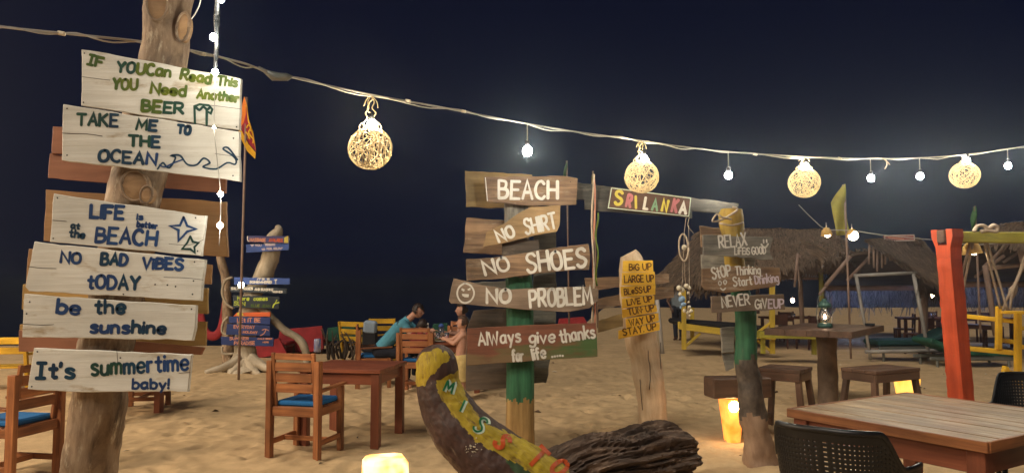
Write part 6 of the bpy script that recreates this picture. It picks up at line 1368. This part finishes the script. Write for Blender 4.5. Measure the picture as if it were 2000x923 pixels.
shell_lamp(1614, 456, 13.1, 'shaded glowing lamp left of the yellow-green feather flag', .055); shell_lamp(1664, 459, 13.1, 'round glowing lamp right of the yellow-green feather flag', .085); shell_lamp(1898, 490, 7.9, 'shaded glowing lamp under the yellow crossbeam', .032)
t = thing('roof_sign', 'small red and white sign board on the ridge of the blue-fringed hut', 'sign', tuple(at(1757, 466, 16.6)))
b = Board([(1727, 459), (1786, 457), (1788, 470), (1727, 471)], 16.6, mat('red_sign_face', (0.35, 0.06, 0.05), (0.3, 0.2, 0.18), stretch=(3, 9, 9)), t, name='board', thick=.05); b.draw([(1728, 460), (1785, 458.5), (1786, 469), (1728, 470)], 1.4, P_WHITE, False, True).draw([(1735, 463), (1765, 467)], 2.5, P_SALM).done()

# ================================================================== DAYBEDS, LOUNGERS, FAR CHAIRS AT RIGHT
D = 16.3; t = mk(1430, 690, D, 'daybed', 'yellow framed daybed with a dark mattress behind the right signpost', 'daybed')
def bm(nm, a, b_, w_, m=YELG, h=None): mb = MB(); mb.beam(at(*a) - t.location, at(*b_) - t.location, w_, h or w_, (0, 1, 0) if abs(at(*a).z - at(*b_).z) > .3 else (0, 0, 1)); return mb.build(nm, m, t)
YD = mat('daybed_yellow', (0.60, 0.42, 0.05), (0.46, 0.32, 0.04), stain=.3)
bm('post', (1335, 566, D), (1336, 682, D), .09, YD); bm('post', (1508, 556, D), (1508, 690, D), .10, YD); bm('post', (1352, 600, D + 1.4), (1352, 660, D + 1.4), .08, YD)
bm('side_rail', (1326, 636, D), (1425, 649, D - .1), .05, YD, .14); bm('side_rail', (1425, 649, D - .1), (1515, 657, D - .1), .05, YD, .14); bm('end_rail', (1326, 634, D), (1350, 628, D + 1.4), .05, YD, .14)
bm('brace', (1338, 676, D), (1368, 650, D), .05, YD); bm('brace', (1506, 686, D), (1474, 660, D), .05, YD); bm('brace', (1470, 656, D), (1510, 626, D), .05, YD)
mb = MB(); a = at(1330, 628, D) - t.location; b_ = at(1500, 640, D) - t.location; mb.beam(a + Vector((0, .7, -.03)), b_ + Vector((0, .7, -.03)), 1.3, .12, (0, 0, 1), .04); mb.build('mattress', BLK, t)
D = 15.2; t = mk(1560, 700, D, 'bench', 'greenish yellow low bench to the right of the daybed post', 'bench')
bm('seat_board', (1477, 652, D), (1602, 655, D), .5, YELG, .12); bm('leg', (1490, 655, D), (1490, 690, D), .08, YELG); bm('leg', (1590, 658, D), (1590, 692, D), .08, YELG)
D = 15.5; t = mk(1745, 700, D, 'play_swing', 'thin whitish pole frame standing before the hut with the blue fringe', 'swing frame')
for a, b_, r_ in (((1672, 537, D), (1701, 702, D), .034), ((1784, 532, D), (1816, 704, D), .04), ((1668, 538, D), (1790, 532, D), .034), ((1690, 640, D), (1694, 655, D), .03), ((1690, 686, D), (1850, 684, D), .04)): strut(t, at(*a), at(*b_), r_, WPOLE, 'pole')
D = 15.9; x = at(1775, 660, D).x; t = thing('sun_lounger', 'dark green sun lounger lying under the whitish pole frame', 'sun lounger', (x, D, gz(x, D)))
def wl(nm, a, b_, w_, h, m, up=(0, 0, 1)): mb = MB(); mb.beam(a, b_, w_, h, up, .03); return mb.build(nm, m, t)
wl('mattress', (-.82, 0, .40), (.25, 0, .42), .7, .12, TGRN); wl('backrest', (.22, 0, .42), (.85, 0, .66), .7, .11, TGRN); wl('frame', (-.8, -.3, .30), (.85, -.3, .30), .05, .07, GREYM); wl('frame', (-.8, .3, .30), (.85, .3, .30), .05, .07, GREYM)
for a in (-.7, .7): wl('leg', (a, -.3, -.03), (a, -.3, .27), .05, .05, GREYM, (0, 1, 0)); wl('leg', (a, .3, -.03), (a, .3, .27), .05, .05, GREYM, (0, 1, 0))
t2 = copy_tree(t); t2.location = (at(1900, 690, 14.6).x, 14.9, gz(9, 14.6) - .12); t2.rotation_euler = (0, 0, R(180)); t2['label'] = 'green sun lounger behind the orange post, under the swing bench'
for c_ in t2.children:
    if c_.name.startswith(('mattress', 'backrest')): c_.data = c_.data.copy(); c_.data.materials[0] = GRNC
D = 17.5; t = mk(1885, 665, D, 'low_table', 'low grey wooden platform table behind the orange post', 'table')
bm('top', (1850, 634, D), (1926, 638, D), .9, DKW, .1); bm('leg', (1853, 640, D), (1853, 672, D), .08, DKW); bm('leg', (1923, 640, D), (1924, 678, D), .08, DKW)
# plastic / wooden chairs and tables under the huts
def cafe_chair(x, y, rz, lb, m=None):
    m = m or mat('dark_red_chair_wood', (0.13, 0.055, 0.035), (0.08, 0.035, 0.025)); t = thing('cafe_chair', lb, 'chair', (x, y, gz(x, y)), rz, 'dark cafe chairs under the huts')
    for a in (-1, 1):
        mb = MB(); mb.beam((a * .2, -.2, -.03), (a * .2, -.24, .85), .04, .04, (0, 1, 0)); mb.build('leg', m, t); mb = MB(); mb.beam((a * .2, .2, -.03), (a * .2, .2, .44), .04, .04, (0, 1, 0)); mb.build('leg', m, t)
    mb = MB(); mb.beam((-.22, 0, .45), (.22, 0, .45), .44, .04); mb.build('seat', m, t); mb = MB(); mb.beam((-.2, -.235, .70), (.2, -.235, .70), .03, .26); mb.build('backrest', m, t); return t
def cafe_table(x, y, rz, lb, w_=1.2):
    m = mat('dark_red_chair_wood', (0.13, 0.055, 0.035)); t = thing('cafe_table', lb, 'table', (x, y, gz(x, y)), rz)
    mb = MB(); mb.beam((-w_ / 2, 0, .73), (w_ / 2, 0, .73), .7, .05); mb.build('tabletop', m, t)
    for a in (-1, 1):
        for b_ in (-1, 1): mb = MB(); mb.beam((a * (w_ / 2 - .08), b_ * .27, -.03), (a * (w_ / 2 - .08), b_ * .27, .7), .07, .07, (0, 1, 0)); mb.build('leg', m, t)
def X(px, D): return at(px, 600, D).x
cafe_table(X(1545, 19.5), 19.5, .1, 'dark table under the long hut left of the oil lantern', 1.5); cafe_table(X(1800, 19), 19, -.2, 'dark table under the hut with the blue fringe, left of the orange post', 1.1); cafe_table(X(1905, 19), 19, 0, 'dark table behind the orange post under the dark hut', 1.6)
for px, D, rz, lb in [(1520, 18.9, 2.8, 'dark chair at the left end of the table under the long hut'), (1578, 18.6, .4, 'dark chair at the right end of the table under the long hut'), (1764, 19.2, 1.2, 'dark chair left of the table under the blue-fringed hut'),
                      (1792, 17.2, .3, 'nearest dark chair under the blue-fringed hut, beside the whitish pole'), (1818, 20.4, 2.9, 'dark chair behind the table under the blue-fringed hut, next to the orange post'), (1898, 20.4, 3.0, 'left dark chair behind the table under the dark hut'), (1935, 20.2, 2.9, 'right dark chair behind the table under the dark hut'), (1540, 20.8, 3.1, 'dark chair behind the table under the long hut')]:
    cafe_chair(X(px, D), D, rz, lb)
for px, py, D, lb in [(1548, 586, 18.8, 'small glowing table candle under the long hut'), (1821, 577, 18.9, 'small glowing table candle on the dark table left of the orange post')]:
    t = thing('table_candle', lb, 'candle', (at(px, py, D).x, D, .765 + gz(X(px, D), D))); mb = MB(); mb.tube([(0, 0, 0), (0, 0, .1)], [.05, .06], 12); mb.build('glass_cup', GLASSM, t); mb = MB(); mb.sphere((0, 0, at(px, py, D).z - t.location.z), .045, 1, 1, 1.3, 10, 8); mb.build('flame', FLAME, t)
t = mk(1290, 680, 12.5, 'leaning_pole', 'thin whitish leaning pole right behind the yellow-board signpost', 'pole')
strut(t, at(1282, 570, 12.5), at(1294, 690, 12.5), .035, WPOLE, 'pole')
o = MB(); o.tube([(0, 0, -.02), (.05, .02, .03), (.16, 0, .05), (.28, .03, .03), (.36, 0, 0)], [.03, .07, .09, .06, .02], 10, jit=.4, nfreq=9); o = o.build('plastic_bag', mat('violet_plastic', (0.12, 0.10, 0.25), (0.08, 0.06, 0.16), rough=.3)); o.location = (at(1898, 775, 8.6).x, 8.6, gz(5.2, 8.6)); tag(o, 'crumpled violet plastic bag on the sand at the foot of the orange post', 'bag')

mb = MB(); rng = random.Random(77)
for k in range(170):                                         # dry leaves, husk bits and shells strewn on the sand
    y = rng.uniform(4.6, 16); x = rng.uniform(-.68, .68) * y; z = gz(x, y) + .004; a = rng.random() * 6.28; s_ = rng.choice([.012, .02, .03, .05]) * rng.uniform(.7, 1.2); c_, n_ = math.cos(a) * s_, math.sin(a) * s_; h_ = rng.uniform(.2, .6) * s_
    mb.add([(x - c_, y - n_, z), (x + n_ * .4, y - c_ * .4, z + h_), (x + c_, y + n_, z + .002), (x - n_ * .4, y + c_ * .4, z + h_ * .6)], [(0, 1, 2), (0, 2, 3)], None, 0 if rng.random() < .75 else 1)
o = mb.build('beach_litter', [mat('dry_leaf', (0.12, 0.075, 0.04), (0.07, 0.04, 0.025)), SHELL]); o['kind'] = 'stuff'; tag(o, 'dry leaves and shell bits strewn over the sand', 'litter')

# ================================================================== HAZE : thin salty sea air, glows round the bulbs
mb = MB(); mb.v = [(x, y, z) for z in (-4.2, 5.2) for y in (-20, 1850) for x in (-950, 950)]; mb.g = list(mb.v); mb.f = [(0, 1, 3, 2), (4, 6, 7, 5), (0, 4, 5, 1), (2, 3, 7, 6), (0, 2, 6, 4), (1, 5, 7, 3)]; mb.m = [0] * 6; mb.smooth = [False] * 6
hm = bpy.data.materials.new('sea_haze'); hm.use_nodes = True; hm.node_tree.nodes.clear()
pv = hm.node_tree.nodes.new('ShaderNodeVolumePrincipled'); ou = hm.node_tree.nodes.new('ShaderNodeOutputMaterial'); hm.node_tree.links.new(pv.outputs[0], ou.inputs['Volume'])
pv.inputs['Density'].default_value = 0.0036; pv.inputs['Anisotropy'].default_value = 0.88; pv.inputs['Color'].default_value = (0.72, 0.84, 1.0, 1)
hz = mb.build('haze', hm); hz['kind'] = 'stuff'
import bmesh
bm_ = bmesh.new(); bm_.from_mesh(hz.data); bmesh.ops.recalc_face_normals(bm_, faces=bm_.faces[:]); bm_.to_mesh(hz.data); bm_.free()
sc.cycles.volume_bounces = 0
